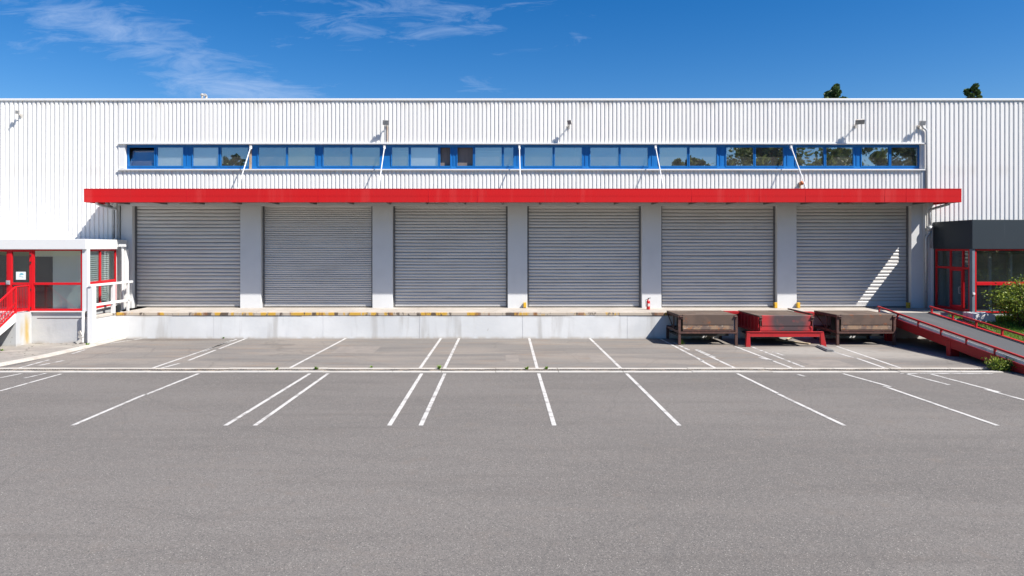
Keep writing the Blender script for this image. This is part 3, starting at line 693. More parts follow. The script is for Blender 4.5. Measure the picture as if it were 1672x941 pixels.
lm = MB(); lm.box(xl-.45, xl, -4.25, DY-.02, DT-.10, DT+.015); build('side_landing', lm, M['kerb'], DK, bevel=.01)
lw = MB(); lw.box(xl-.36, xl-.02, -4.18, DY-.01, -.1, DT-.103); build('side_wall', lw, M['whiteconc'], DK)
for px in (857,1266.5,1303.5,1483):
    build('guide_guard', MB().box(X(px,-.1)-.07, X(px,-.1)+.07, -.16, -.02, DT+.002, DT+.27), M['yellow'], DK, bevel=.015)

# white guard rail at the dock's left end
GRL = empty('guard_rail', (-17.25,-3.2,0), 'white guard rail at the left end of the loading dock', 'railing')
gx = -17.2
gzt, gzm = Z(467,-4.2), Z(499,-4.2)
pz = MB(); pz.box(gx-.12, gx+.12, -4.36, -4.12, 0.0, gzt-.03); build('post', pz, M['white'], GRL, bevel=.01)
build('post', MB().box(gx-.07, gx+.07, -2.72, -2.58, DT, gzt-.03), M['white'], GRL, bevel=.01)
build('post', MB().box(gx-.05, gx+.05, -1.5, -1.4, DT, gzt-.03), M['white'], GRL, bevel=.01)
build('top_rail', MB().box(gx-.06, gx+.06, -4.4, -1.1, gzt-.03, gzt+.07), M['white'], GRL, bevel=.012)
build('middle_rail', MB().box(gx-.05, gx+.05, -4.1, -1.1, gzm-.05, gzm+.06), M['white'], GRL, bevel=.012)

# fire extinguisher
ex = (X(1058.5,-.9), -.9, DT)
FE = empty('fire_extinguisher', ex, 'red fire extinguisher standing on the dock floor by a grey pillar', 'fire extinguisher')
build('cylinder', MB().lathe(ex, [(.07,0),(.082,.015),(.082,.36),(.07,.42),(.035,.455),(.03,.47)], 24), M['extred'], FE, smooth=True)
build('valve', MB().lathe((ex[0],ex[1],ex[2]+.47), [(.028,0),(.028,.04),(.018,.05),(.018,.07)], 14).bar((ex[0]-.02,ex[1],ex[2]+.535),(ex[0]+.11,ex[1],ex[2]+.56),.03,.018).bar((ex[0]-.02,ex[1],ex[2]+.515),(ex[0]+.10,ex[1],ex[2]+.515),.03,.014), M['black'], FE)
build('hose', MB().tube(bend([(ex[0]-.02,ex[1],ex[2]+.49),(ex[0]-.12,ex[1],ex[2]+.47),(ex[0]-.105,ex[1],ex[2]+.14)],.08), .012, 8), M['black'], FE, smooth=True)
lb = MB()
for k in range(8):
    a0, a1 = R(-130+k*10), R(-120+k*10); r = .0832
    lb.sheet([(ex[0]+r*math.cos(t),ex[1]+r*math.sin(t),ex[2]+z) for t, z in ((a0,.16),(a1,.16),(a1,.29),(a0,.29))])
build('sticker', lb, M['label'], FE)

# ------------------------------------------------------------------ dock levellers
def leveller(label):
    x0, x1, yf, yb = 7.50, 9.93, -4.55, DY-.03
    e = empty('dock_leveller', ((x0+x1)/2,(yf+yb)/2,0), label, 'dock leveller', 'dock levellers in front of the dock')
    dk = MB(); dk.hexa([(x0,yf,1.235),(x1,yf,1.235),(x1,yb,1.225),(x0,yb,1.225)], [(x0,yf,1.275),(x1,yf,1.275),(x1,yb,1.262),(x0,yb,1.262)])
    for k in range(5):
        xx = x0+.25+k*(x1-x0-.5)/4; dk.box(xx-.02, xx+.02, yf+.1, yb-.1, 1.15, 1.23)
    build('deck_plate', dk, M['deckplate'], e, bevel=.006)
    lp = MB(); lp.box(x0+.17, x1-.14, yf-.035, yf-.01, .86, 1.262); lp.tube([(x0+.17,yf-.01,1.262),(x1-.14,yf-.01,1.262)], .028, 8)
    build('lip_plate', lp, M['rust'], e)
    build('rust_strip', MB().box(x0+.17, x1-.14, yf-.02, yf, .665, .845), M['ruststrip'], e)
    fr = MB()
    for xx in (x0+.03, x1-.03): fr.bar((xx,yf,.55),(xx,yb,.55),.07,.10); fr.bar((xx,yf,1.19),(xx,yb,1.18),.05,.08); fr.bar((xx,yf+.9,.58),(xx,yf+.9,1.16),.05,.05); fr.bar((xx,yf+.95,.6),(xx,yb-.05,1.14),.03,.04)
    fr.bar((x0-.02,yf-.03,.535),(x1+.02,yf-.03,.535),.07,.07); fr.bar((x0,yb-.05,.55),(x1,yb-.05,.55),.07,.09); fr.bar((x0+.17,yf,.62),(x1-.14,yf,.62),.05,.05)
    build('frame', fr, M['rustframe'], e)
    for xx, yy in ((x0+.03,yf),(x1-.03,yf),(x0+.03,yb-.06),(x1-.03,yb-.06)):
        if yy == yf:
            lg = MB().box(xx-.05, xx+.05, yy-.045, yy+.045, 0, 1.225); lg.box(xx-.07, xx+.07, yy-.065, yy+.065, 0, .015)
        else:
            lg = MB().box(xx-.05, xx+.05, yy-.045, yy+.045, 0, .5)
        build('leg', lg, M['rustframe'], e)
    for s in (x0+.09, x1-.07):
        hb = MB().box(s-.05, s+.05, yf-.06, yf-.047, 1.1, 1.25); hb.tube([(s-.06,yf-.075,1.2),(s+.06,yf-.075,1.2)], .03, 8)
        build('hinge', hb, M['rustframe'], e)
    sk = MB().box(x0+.1, x1-.1, yf+.7, yf+.74, .3, 1.14).box(x0+.1, x1-.1, yf+.742, yb-.12, .3, .36); build('light_blocker', sk, M['black'], e)  # added black panel and tray, block the light under the deck
    return e
lv = leveller('rusty brown steel dock leveller nearest the fire extinguisher, left of the red one')
lv2 = copy_tree(lv); lv2.location.x += X(1366,-4.6) - 7.47
lv2['label'] = 'rusty brown steel dock leveller between the red one and the ramp'

e = empty('dock_leveller', (11.8,-3.8,0), 'red dock leveller with blackened front plate on a wide red stand', 'dock leveller', 'dock levellers in front of the dock')
x0, x1, yf, yb = 10.70, 12.95, -4.90, DY-.03
build('deck_plate', MB().hexa([(x0,yf,1.235),(x1,yf,1.235),(x1,yb,1.225),(x0,yb,1.225)], [(x0,yf,1.272),(x1,yf,1.272),(x1,yb,1.268),(x0,yb,1.268)]), M['deckplate'], e, bevel=.006)
lp = MB().box(x0+.13, x1-.11, yf-.035, yf-.012, .86, 1.262); lp.tube([(x0+.13,yf-.012,1.262),(x1-.11,yf-.012,1.262)], .026, 8)
build('lip_plate', lp, M['redsteelblack'], e)
build('rust_strip', MB().box(x0+.06, x1-.02, yf-.02, yf+.02, .655, .84), M['redsteelblack'], e)
for xx in (x0, x1-.03):
    sk = MB().box(xx, xx+.03, yf+.02, yb, .62, 1.228)
    for k in range(6):
        yy = yf+.3+k*.38; sk.box(xx-.05 if xx == x0 else xx+.032, xx-.002 if xx == x0 else xx+.08, yy-.03, yy+.03, .64, 1.2)
    build('side_skirt', sk, M['redsteel'], e)
bm_ = MB(); bz0, bz1 = .42, .63
bm_.box(10.2, 13.3, yf-.14, yf-.045, bz0, bz1); bm_.box(10.2, 13.3, yf-.17, yf-.142, bz1-.025, bz1); bm_.box(10.35, 13.15, yf-.155, yf-.142, bz0, bz0+.02)
build('stand_beam', bm_, M['redsteel'], e, bevel=.006)
build('leg', MB().hexa([(10.13,yf-.16,0),(10.32,yf-.16,0),(10.32,yf-.02,0),(10.13,yf-.02,0)], [(10.17,yf-.15,.625),(10.30,yf-.15,.625),(10.30,yf-.03,.625),(10.17,yf-.03,.625)]), M['redsteel'], e, bevel=.006)
build('leg', MB().hexa([(13.22,yf-.16,0),(13.44,yf-.16,0),(13.44,yf-.02,0),(13.22,yf-.02,0)], [(13.18,yf-.15,.625),(13.32,yf-.15,.625),(13.32,yf-.03,.625),(13.18,yf-.03,.625)]), M['redsteel'], e, bevel=.006)
fr = MB()
for xx in (x0+.06, x1-.06): fr.bar((xx,yf-.05,.59),(xx,yb,.59),.08,.10)
fr.bar((x0,yb-.06,.58),(x1,yb-.06,.58),.08,.1)
build('light_blocker', MB().box(x0+.12, x1-.12, yf+.6, yf+.64, .3, 1.2).box(x0+.12, x1-.12, yf+.642, yb-.12, .3, .36), M['black'], e)  # added black box that keeps light out from under the red deck
build('frame', fr, M['redsteel'], e)
for s in (x0+.07, x1-.05):
    hb = MB().box(s-.05, s+.05, yf-.06, yf-.038, 1.06, 1.25); hb.tube([(s-.06,yf-.075,1.2),(s+.06,yf-.075,1.2)], .032, 8); hb.tube([(s,yf-.06,1.05),(s-.02,yf-.07,.9),(s+.03,yf-.06,.78)], .016, 6)
    build('hinge', hb, M['rustframe'], e)
hb = MB().bar((12.93,-2.55,1.34),(13.02,-4.6,1.30),.07,.06); hb.bar((13.04,-2.6,1.30),(13.12,-4.5,1.275),.05,.05); build('side_bar', hb, M['rustframe'], e)
build('mounting_bracket', MB().box(10.02, 10.66, -2.75, DY-.03, 1.13, 1.25), M['redsteel'], e, bevel=.006)
mb_ = MB().box(13.2, 14.0, -2.75, DY-.03, 1.10, 1.22); mb_.box(13.75, 13.98, -2.8, -2.7, .95, 1.2); build('mounting_bracket', mb_, M['redsteel'], e, bevel=.006)

# scrap around the levellers
def plank(name, a, b, w_, h_, mat, label, cat, group=None):
    mb = MB().bar(a, b, w_, h_); o = build(name, mb, mat, None, loc=((a[0]+b[0])/2, (a[1]+b[1])/2, 0)); tag(o, label, cat, group); return o
plank('plank', (*G(1268,556.5),.04), (*G(1322,563),.04), .16, .04, M['wood'], 'long pale board on the ground under the red dock leveller', 'plank', 'scrap boards under the levellers')
plank('plank', (*G(1285,556),.05), (*G(1303,551),.20), .10, .03, M['wood'], 'short pale board propped up under the red dock leveller', 'plank', 'scrap boards under the levellers')
plank('plank', (*G(1154,554.5),.02), (*G(1163,552),.22), .20, .03, M['wood'], 'pale board under the brown dock leveller by the extinguisher', 'plank', 'scrap boards under the levellers')
gp, gq = Vector((*G(1338,567),.03)), Vector((*G(1356,575),.03))
tag(build('rubber_slab', MB().bar(gp, gq, .30, .055).bar(gp+Vector((0,0,.045)), gq+Vector((0,0,.045)), .22, .03), M['rubber'], None, loc=((gp.x+gq.x)/2,(gp.y+gq.y)/2,0), bevel=.01), 'flat grey rubber slab lying on asphalt in front of the red dock leveller', 'rubber slab')

# ------------------------------------------------------------------ ramp
RP = empty('vehicle_ramp', (18.1,-8,0), 'sloping grey loading ramp with red girders and low red rails', 'ramp')
rx0, rx1, ry0, ry1 = 16.98, 19.32, DY-.03, -13.2
def rz(y): return DT + .01 + (y-ry0)*(DT)/(ry0-ry1)
build('deck', MB().hexa([(rx0+.06,ry1,rz(ry1)-.03),(rx1-.06,ry1,rz(ry1)-.03),(rx1-.06,ry0,rz(ry0)-.05),(rx0+.06,ry0,rz(ry0)-.05)], [(rx0+.06,ry1,rz(ry1)+.008),(rx1-.06,ry1,rz(ry1)+.008),(rx1-.06,ry0,rz(ry0)),(rx0+.06,ry0,rz(ry0))]), M['rampdeck'], RP)
for xx in (rx0, rx1):
    s = -1 if xx == rx0 else 1
    gd = MB().hexa([(xx-.05,ry1,.0),(xx+.05,ry1,.0),(xx+.05,-10.2,.02),(xx-.05,-10.2,.02)], [(xx-.05,ry1,rz(ry1)+.03),(xx+.05,ry1,rz(ry1)+.03),(xx+.05,-10.2,rz(-10.2)+.03),(xx-.05,-10.2,rz(-10.2)+.03)])
    gd.hexa([(xx-.05,-10.2,.02),(xx+.05,-10.2,.02),(xx+.05,ry0,rz(ry0)-.30),(xx-.05,ry0,rz(ry0)-.30)], [(xx-.05,-10.2,rz(-10.2)+.03),(xx+.05,-10.2,rz(-10.2)+.03),(xx+.05,ry0,rz(ry0)+.03),(xx-.05,ry0,rz(ry0)+.03)])
    gd.hexa([(xx-.09,ry1+.4,rz(ry1+.4)+.0),(xx-.052,ry1+.4,rz(ry1+.4)),(xx-.052,ry0,rz(ry0)),(xx-.09,ry0,rz(ry0))], [(xx-.09,ry1+.4,rz(ry1+.4)+.034),(xx-.052,ry1+.4,rz(ry1+.4)+.034),(xx-.052,ry0,rz(ry0)+.034),(xx-.09,ry0,rz(ry0)+.034)])
    build('girder', gd, M['redsteel'], RP)
    rail = MB().bar((xx,ry1+.3,rz(ry1+.3)+.27),(xx,ry0+.02,rz(ry0)+.27),.07,.065)
    ro = build('rail', rail, M['redsteel'], RP)
    if s < 0: build('toe_board', MB().bar((xx,-12.6,rz(-12.6)+.10),(xx,ry0-.15,rz(ry0-.15)+.10),.012,.12), M['whiteconc'], RP)
    yy = ry0-.1; k = 0
    while yy > ry1+.3:
        build('rail_post', MB().bar((xx,yy,rz(yy)+.03),(xx,yy,rz(yy)+.24),.06,.07), M['redsteel'], ro); yy -= 1.42
for yy, hh in ((-7.35,.5),(-3.2,.75)):
    for xx in (rx0+.1, rx1-.1):
        build('support_leg', MB().box(xx-.17, xx+.17, yy-.12, yy+.12, 0, rz(yy)-.05), M['redsteel'], RP, bevel=.01)
cbm = MB()
for yy in (-3.5,-5,-6.5,-8): cbm.box(rx0+.07, rx1-.07, yy-.05, yy+.05, rz(yy)-.22, rz(yy)-.065)
build('cross_beam', cbm, M['rustframe'], RP)

# ------------------------------------------------------------------ left office annex
AY = -4.3
AX = -17.45
def ax(px): return X(px, AY)
def az(py): return Z(py, AY)
OA = empty('office_annex', (-22,-2,0), 'small white office annex with red window frames left of the dock', 'office')
fl = az(508) - .0
side = lambda y: AX + (y-AY)/(0-AY)*(-18.12-AX)
bs = MB().prism_z([(-32,AY+.05),(AX-.08,AY+.05),(side(-.02)-.08,-.02),(-32,-.02)], 0, fl-.05); build('base_wall', bs, M['annexbase'], OA)
build('base_ledge', MB().prism_z([(-32,AY-.03),(AX+.02,AY-.03),(side(-.04)+.02,-.04),(-32,-.04)], fl-.05, fl-.005), M['white'], OA, bevel=.006)
build('plinth_line', MB().box(-19.5, AX-.1, AY+.04, AY+.049, fl-.32, fl-.30), M['rustframe'], OA)
zt_, zf = az(390.5), az(407.5)
build('fascia', MB().prism_z([(-32,AY-.1),(AX+.1,AY-.1),(side(-.04)+.1,-.045),(-32,-.045)], zf, zt_), M['white'], OA, bevel=.015)
build('corner_post', MB().box(ax(134.6), ax(143), AY-.02, AY+.18, fl-.004, zf-.002), M['white'], OA, bevel=.008)
build('end_post', MB().box(X(200,-.9), X(207.5,-.9), -1.0, -.75, DT+.02, zf-.002), M['white'], OA, bevel=.008)
ri = MB(); ri.box(-31.9, AX-.5, -.12, -.06, fl, zf); ri.box(-31.9, AX-.45, AY+.3, -.13, fl-.03, fl-.006)
build('interior_wall', ri, M['room'], OA)
id_ = MB().box(X(54,-3.1), X(86,-3.1), -3.1, -3.04, fl, az(420)); id_.box(-31, X(12,-2.2), -2.2, -2.12, fl, az(415)); build('interior_door', id_, M['black'], OA)
build('interior_partition', MB().box(X(86.3,-3.1), AX-.6, -3.1, -3.04, fl, zf-.02).box(X(54,-3.1), X(86,-3.1), -3.1, -3.04, az(420)+.003, zf-.02), M['room'], OA)
# front window (wide)
def frame(name, mb, mat, par): return build(name, mb, mat, par, bevel=.006)
zb_, zt2, zm0, zm1 = fl, zf-.002, az(465.5), az(461.7)
fm_ = MB(); a, b = ax(53.5), ax(134.4)
fm_.box(a, a+.05, AY, AY+.08, zb_, zt2); fm_.box(b-.07, b, AY, AY+.08, zb_, zt2)
fm_.box(a+.052, b-.072, AY, AY+.08, zt2-.06, zt2); fm_.box(a+.052, b-.072, AY, AY+.08, zb_, zb_+.09); fm_.box(a+.052, b-.072, AY-.008, AY+.08, zm0, zm1)
w1 = frame('window', fm_, M['redframe'], OA); build('glazing', MB().box(a+.04, b-.06, AY+.04, AY+.05, zb_+.04, zt2-.04), M['glassred'], w1)
# door
a, b = ax(13.2), ax(53.3)
dm_ = MB(); dm_.box(a, ax(19.5), AY-.015, AY+.08, zb_, zt2); dm_.box(ax(48), b, AY-.015, AY+.08, zb_, zt2)
dm_.box(ax(19.5)+.002, ax(48)-.002, AY-.01, AY+.08, az(411.5), zt2); dm_.box(ax(19.5)+.002, ax(48)-.002, AY-.01, AY+.08, zm0, zm1); dm_.box(ax(19.5)+.002, ax(48)-.002, AY-.01, AY+.08, zb_, zb_+.12)
d1 = frame('door', dm_, M['redframe'], OA); build('glazing', MB().box(ax(19.5)-.02, ax(48)+.02, AY+.03, AY+.04, zb_+.1, az(411.5)+.03), M['glassred'], d1)
hm = MB().box(ax(11), ax(17), AY-.05, AY-.017, az(465), az(458)); hm.tube([(ax(14),AY-.05,az(461)),(ax(14),AY-.1,az(461)),(ax(18),AY-.1,az(461))], .014, 8); build('handle', hm, M['galv'], d1)
hg = MB()
for py in (417,429,473,503): hg.tube([(ax(50.5),AY-.03,az(py)-.04),(ax(50.5),AY-.03,az(py)+.04)], .03, 8)
build('hinge', hg, M['black'], d1)
# left window
a, b = -24.5, ax(13)
fm_ = MB(); fm_.box(b-.06, b, AY, AY+.08, zb_, zt2); fm_.box(a, b-.062, AY, AY+.08, zt2-.09, zt2); fm_.box(a, b-.062, AY, AY+.08, zb_, zb_+.09); fm_.box(a, b-.062, AY-.008, AY+.08, zm0, zm1); fm_.box(a, a+.06, AY-.012, AY+.09, zb_-.002, zt2-.001)
w2 = frame('window', fm_, M['redframe'], OA); build('glazing', MB().box(a+.03, b-.03, AY+.04, AY+.05, zb_+.04, zt2-.04), M['glassred'], w2)
build('front_wall', MB().box(-32, a-.003, AY+.02, AY+.12, fl-.003, zf-.003), M['white'], OA)
# side window (seen obliquely behind the guard rail)
sy0, sy1 = AY+.2, -1.05
def sbox(mb, y0, y1, z0, z1, o0=0, o1=.08):
    return mb.hexa([(side(y0)-o1,y0,z0),(side(y0)-o0,y0,z0),(side(y1)-o0,y1,z0),(side(y1)-o1,y1,z0)], [(side(y0)-o1,y0,z1),(side(y0)-o0,y0,z1),(side(y1)-o0,y1,z1),(side(y1)-o1,y1,z1)])
fm_ = MB(); ym = -2.75
for y0_, y1_ in ((sy0,sy0+.08),(ym-.05,ym+.05),(sy1-.08,sy1)): sbox(fm_, y0_, y1_, zb_, zt2)
for y0_, y1_ in ((sy0+.082,ym-.052),(ym+.052,sy1-.082)):
    sbox(fm_, y0_, y1_, zt2-.08, zt2); sbox(fm_, y0_, y1_, zb_, zb_+.10); sbox(fm_, y0_, y1_, zm0-.02, zm1)
w3 = frame('window', fm_, M['redframe'], OA); build('glazing', sbox(MB(), sy0+.03, sy1-.03, zb_+.04, zt2-.04, .04, .05), M['glassred'], w3)
sw_ = sbox(MB(), sy1+.003, -.05, fl-.004, zf-.003, 0, .12); build('side_wall', sw_, M['white'], OA)
vb = MB()
for k in range(26):
    zz = zb_+.2 + k*.09; sbox(vb, sy0+.1, sy1-.6, zz, zz+.055, .10, .112)
build('venetian_blind', vb, M['blindgrey'], OA)
dpp = MB().tube(bend([(ax(138.5),AY-.12,fl-.03),(ax(138.5),AY-.12,.5),(ax(137),AY-.14,.34),(ax(140),AY-.2,.1)],.08), .05, 10)
build('rain_pipe', dpp, M['white'], OA, smooth=True)
bt = MB().bar((ax(137)-.08,AY-.2,.58),(ax(136)+.05,AY-.22,.40),.05,.12); bt.bar((ax(137)-.1,AY-.2,.36),(ax(136)+.1,AY-.22,.30),.06,.1); bt.bar((ax(137)+.05,AY-.2,.25),(ax(136)-.12,AY-.23,.08),.06,.12)
build('broken_pipe_bracket', bt, M['kerbwhite'], OA)
rvp = MB().tube([(X(203,-1.0),-1.14,DT+.02),(X(203,-1.0),-1.14,az(400))], .06, 10); rvp.box(X(203,-1.0)-.14, X(203,-1.0)+.14, -1.24, -1.04, az(403), az(398.5))
build('rain_pipe', rvp, M['white'], OA)

# paper notice on the door
nx0, nx1, nz0, nz1 = ax(25.5), ax(41.5), az(457), az(444)
NT_ = empty('notice', ((nx0+nx1)/2, AY-.02, (nz0+nz1)/2), 'white paper notice with teal print taped to the red glazed door', 'notice')
build('sheet', MB().box(nx0, nx1, AY+.022, AY+.026, nz0, nz1), M['paper'], NT_)
pt = MB(); cx_ = (nx0+nx1)/2+.03; cz_ = nz0+(nz1-nz0)*.62
pt.sheet([(cx_+.09*math.cos(R(t)), AY+.0205, cz_+.07*max(0,math.sin(R(t)))) for t in range(0,181,20)])
for k, (dx, wd) in enumerate(((-.06,.1),(-.02,.16),(.05,.07))): pt.box(cx_+dx-wd/2, cx_+dx+wd/2, AY+.019, AY+.0215, cz_-.05-k*.03, cz_-.04-k*.03)
build('print', pt, M['teal'], NT_)

# entrance stairs with red railing
ST = empty('entrance_stairs', (-20.5,-6,0), 'concrete entrance stairs with red barred railing beside the office door', 'stairs')
sx0, sx1 = -21.6, -19.72
yl = -5.2; n = 8; rise = (fl-.02)/n; run = .29
lg_ = MB().box(sx0, sx1, yl, AY+.04, 0, fl-.02); build('landing', lg_, M['annexbase'], ST, bevel=.01)
stp = MB()
for k in range(n-1):
    z1_ = fl-.02-(k+1)*rise; stp.box(sx0+.05, sx1-.06, yl-(k+1)*run, yl-k*run-.002, max(0,z1_-.16), z1_)
build('steps', stp, M['kerb'], ST)
sl_ = rise/run; ye = yl-(n-1)*run-.1
for xx in (sx0, sx1-.055):
    build('stringer', MB().prism_x(xx, xx+.055, [(yl,fl-.02),(yl,fl-.36),(ye,.0),(ye,.16),(yl-.05,fl-.02)]), M['white'], ST)
rh = 1.08
for xx in (sx1-.03, sx0+.03):
    rr = MB()
    ztp = fl + rh
    rr.bar((xx,AY-.06,ztp),(xx,yl,ztp),.045,.05); rr.bar((xx,yl+.02,ztp),(xx,ye-.25,ztp-(yl-ye+.25)*sl_),.05,.055)
    rr.bar((xx,AY-.06,fl+.08),(xx,yl,fl+.08),.04,.09); rr.bar((xx,yl,fl+.05),(xx,ye,fl+.05-(yl-ye)*sl_),.04,.07)
    rr.bar((xx,AY-.09,fl-.25),(xx,AY-.09,ztp),.05,.05)
    for y_ in (yl+.02, yl-1.0, ye-.05):
        d_ = max(0, yl-y_)*sl_; rr.bar((xx,y_,fl-.3-d_ if y_ > ye else 0),(xx,y_,ztp-d_),.055,.055)
    y_ = AY-.17
    while y_ > ye:
        d_ = max(0, yl-y_)*sl_; rr.bar((xx,y_,fl+.08-d_),(xx,y_,ztp-d_),.016,.016); y_ -= .09
    d1_ = lambda y: max(0, yl-y)*sl_
    for f_ in (.22,.42): rr.bar((xx,yl,fl+f_),(xx,ye,fl+f_-(yl-ye)*sl_),.02,.03)
    build('railing', rr, M['redframe'], ST)

# ------------------------------------------------------------------ right dark annex
BY = -3.0; BX = 20.83
def bx(px): return X(px, BY)
def bz(py): return Z(py, BY)
DA = empty('showroom_annex', (26,-1.5,0), 'dark slate grey annex with red window frames right of the dock', 'office')
bside = lambda y: BX + (y-BY)/3.0*.2
bt_, bf = bz(359), bz(407)
build('fascia', MB().prism_z([(BX-.03,BY-.06),(34,BY-.06),(34,-.045),(bside(-.045)-.03,-.045)], bf, bt_), M['slate'], DA, bevel=.012)
build('base_wall', MB().prism_z([(BX+.05,BY+.03),(34,BY+.03),(34,-.02),(bside(-.02)+.05,-.02)], 0, 1.2), M['annexbase'], DA)
build('corner_post', MB().box(BX-.005, bx(1591.5), BY-.02, BY+.16, 1.0, bf-.002), M['slatepost'], DA, bevel=.008)
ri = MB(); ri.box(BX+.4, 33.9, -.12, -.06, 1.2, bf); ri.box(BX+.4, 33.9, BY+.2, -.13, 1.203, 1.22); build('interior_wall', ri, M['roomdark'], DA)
ip = MB()
for px in (1616,1650,1690): ip.box(X(px,-1.8)-.05, X(px,-1.8)+.05, -1.85, -1.75, 1.22, bz(414))
ip.box(X(1616,-1.8)-.05, X(1700,-1.8), -1.84, -1.76, bz(414)+.003, bz(411)); build('interior_frame', ip, M['slatepost'], DA)
fb = bz(511)
fm_ = MB(); a, b = bx(1592), 33.0
fm_.box(a, a+.07, BY, BY+.08, fb, bf-.002); fm_.box(a+.072, b, BY, BY+.08, bf-.07, bf-.002); fm_.box(a+.072, b, BY, BY+.08, fb, fb+.06); fm_.box(a+.072, b, BY-.008, BY+.08, bz(466), bz(460.5))
w4 = frame('window', fm_, M['redframe'], DA); build('glazing', MB().box(a+.04, b-.01, BY+.04, BY+.05, fb+.03, bf-.03), M['glassred'], w4)
def bbox(mb, y0, y1, z0, z1, o0=0, o1=.08):
    return mb.hexa([(bside(y0)+o0,y0,z0),(bside(y0)+o1,y0,z0),(bside(y1)+o1,y1,z0),(bside(y1)+o0,y1,z0)], [(bside(y0)+o0,y0,z1),(bside(y0)+o1,y0,z1),(bside(y1)+o1,y1,z1),(bside(y1)+o0,y1,z1)])
ys_ = [-2.78, -2.32, -1.38, -.22]; zt3 = bf-.003; ztr = bz(439)
fm_ = MB()
for y_ in ys_: bbox(fm_, y_-.04, y_+.04, 1.2, zt3)
for y0_, y1_ in zip(ys_, ys_[1:]):
    for z0_, z1_ in ((zt3-.08,zt3),(ztr-.05,ztr+.05),(1.2,1.32)): bbox(fm_, y0_+.042, y1_-.042, z0_, z1_)
w5 = frame('window', fm_, M['redframe'], DA); build('glazing', bbox(MB(), ys_[0], ys_[-1], 1.22, zt3-.03, .04, .05), M['glassred'], w5)
ds = MB()
for y_ in (-2.27,-1.43): bbox(ds, y_-.03, y_+.03, 1.33, ztr-.055, -.02, .06)
bbox(ds, -2.238, -1.462, 1.33, 1.45, -.02, .06); bbox(ds, -2.238, -1.462, ztr-.13, ztr-.055, -.02, .06)
d2 = build('door', ds, M['redframe'], DA, bevel=.005)
build('handle', MB().tube(bend([(bside(-2.2)-.02,-2.2,2.3),(bside(-2.2)-.09,-2.2,2.3),(bside(-2.2)-.09,-2.2,2.0),(bside(-2.2)-.02,-2.2,2.0)],.03), .014, 8), M['galv'], d2)
sf = bbox(MB(), -.17, -.05, 1.2, bf-.003, 0, .1); build('side_wall', sf, M['slate'], DA)
bell = MB().lathe((0,0,0), [(.0,0),(.06,.005),(.06,.03),(.05,.045),(0.001,.05)], 16)
bell.v = [(bx(1589)+v[0], BY-.02-v[2], bz(480)+v[1]) for v in bell.v]; build('entry_buzzer', bell, M['white'], DA)
tag(build('concrete_block', MB().hexa([(19.75,-4.6,.3),(20.75,-4.6,.3),(20.75,-3.9,.3),(19.75,-3.9,.3)], [(19.78,-4.57,1.33),(20.72,-4.57,1.27),(20.72,-3.95,1.34),(19.78,-3.95,1.34)]), M['whiteconc'], None, loc=(20.25,-4.25,0), bevel=.02), 'pale concrete block beside the ramp at the dark annex corner', 'concrete block')

# ------------------------------------------------------------------ floodlights, beacon, vents
def flood(px, py, arm, wd, hd, tilt, yaw, label, body=.10, name='floodlight', group='floodlights on the upper wall'):
    wd *= .88; hd *= .85
    x = X(px,-arm); z = Z(py,-arm)
    e = empty(name, (x,0,z), label, 'floodlight', group)
    br = MB().box(x-.06, x+.06, -.075, -.045, z-.22, z-.06); br.bar((x,-.07,z-.14),(x,-arm+.05,z-.05),.035,.035); br.bar((x-wd/2,-arm,z-.02),(x+wd/2,-arm,z-.02),.02,.03)
    build('bracket', br, M['lampbody'], e)
    from mathutils import Matrix
    rot = Matrix.Rotation(R(yaw), 3, 'Z') @ Matrix.Rotation(R(tilt), 3, 'X')
    def tf(mb):
        mb.v = [tuple(Vector((x,-arm,z)) + rot @ Vector(v)) for v in mb.v]; return mb
    h = MB().hexa([(-wd/2,-body*.5,-hd/2),(wd/2,-body*.5,-hd/2),(wd/2*.8,body*.5,-hd/2*.8),(-wd/2*.8,body*.5,-hd/2*.8)], [(-wd/2,-body*.5,hd/2),(wd/2,-body*.5,hd/2),(wd/2*.8,body*.5,hd/2*.8),(-wd/2*.8,body*.5,hd/2*.8)])
    for k in range(5): h.box(-wd*.35+k*wd*.17, -wd*.35+k*wd*.17+.012, body*.5, body*.5+.03, -hd*.35, hd*.35)
    build('housing', tf(h), M['lampbody'], e)
    build('lens', tf(MB().box(-wd/2+.025, wd/2-.025, -body*.5-.008, -body*.5-.001, -hd/2+.025, hd/2-.025)), M['lens'], e)
    return e
flood(28, 183, .30, .20, .20, 20, 40, 'small floodlight on the plain cladding high above the office annex')
f1 = flood(630, 200, .38, .34, .28, 25, 15, 'white floodlight above the window band with a rusty conduit below it')
build('conduit', MB().tube([(X(632,-.07),-.07,Z(206,0)),(X(632,-.07),-.07,Z(232,0))], .022, 8), M['rustpipe'], f1)
flood(930, 199.5, .46, .24, .26, 30, -30, 'small square floodlight on the middle of the upper wall')
flood(1404, 198.5, .50, .46, .34, 52, -22, 'wide flat floodlight above the windows that reflect trees')
f5 = flood(1506, 201, .36, .34, .26, 15, 10, 'white floodlight with a grey cable pipe at the right end of the windows')
build('conduit', MB().tube(bend([(X(1505,-.2),-.2,Z(204,0)),(X(1506,-.12),-.12,Z(209,0)),(X(1513,-.12),-.12,Z(213,0)),(X(1513,-.12),-.12,zc1+.02)],.12), .045, 10), M['galv'], f5, smooth=True)
bx_, bz_ = X(1310,-.35), Z(299,-.35)
BC = empty('warning_beacon', (bx_,0,bz_), 'small orange warning beacon on the wall above the red canopy', 'beacon')
bb = MB().lathe((0,0,0), [(.085,0),(.10,.03),(.10,.12),(.07,.18),(.02,.2)], 16); bb.v = [(bx_+v[0], -.2-v[2], bz_+v[1]) for v in bb.v]; build('lamp', bb, M['orange'], BC, smooth=True)
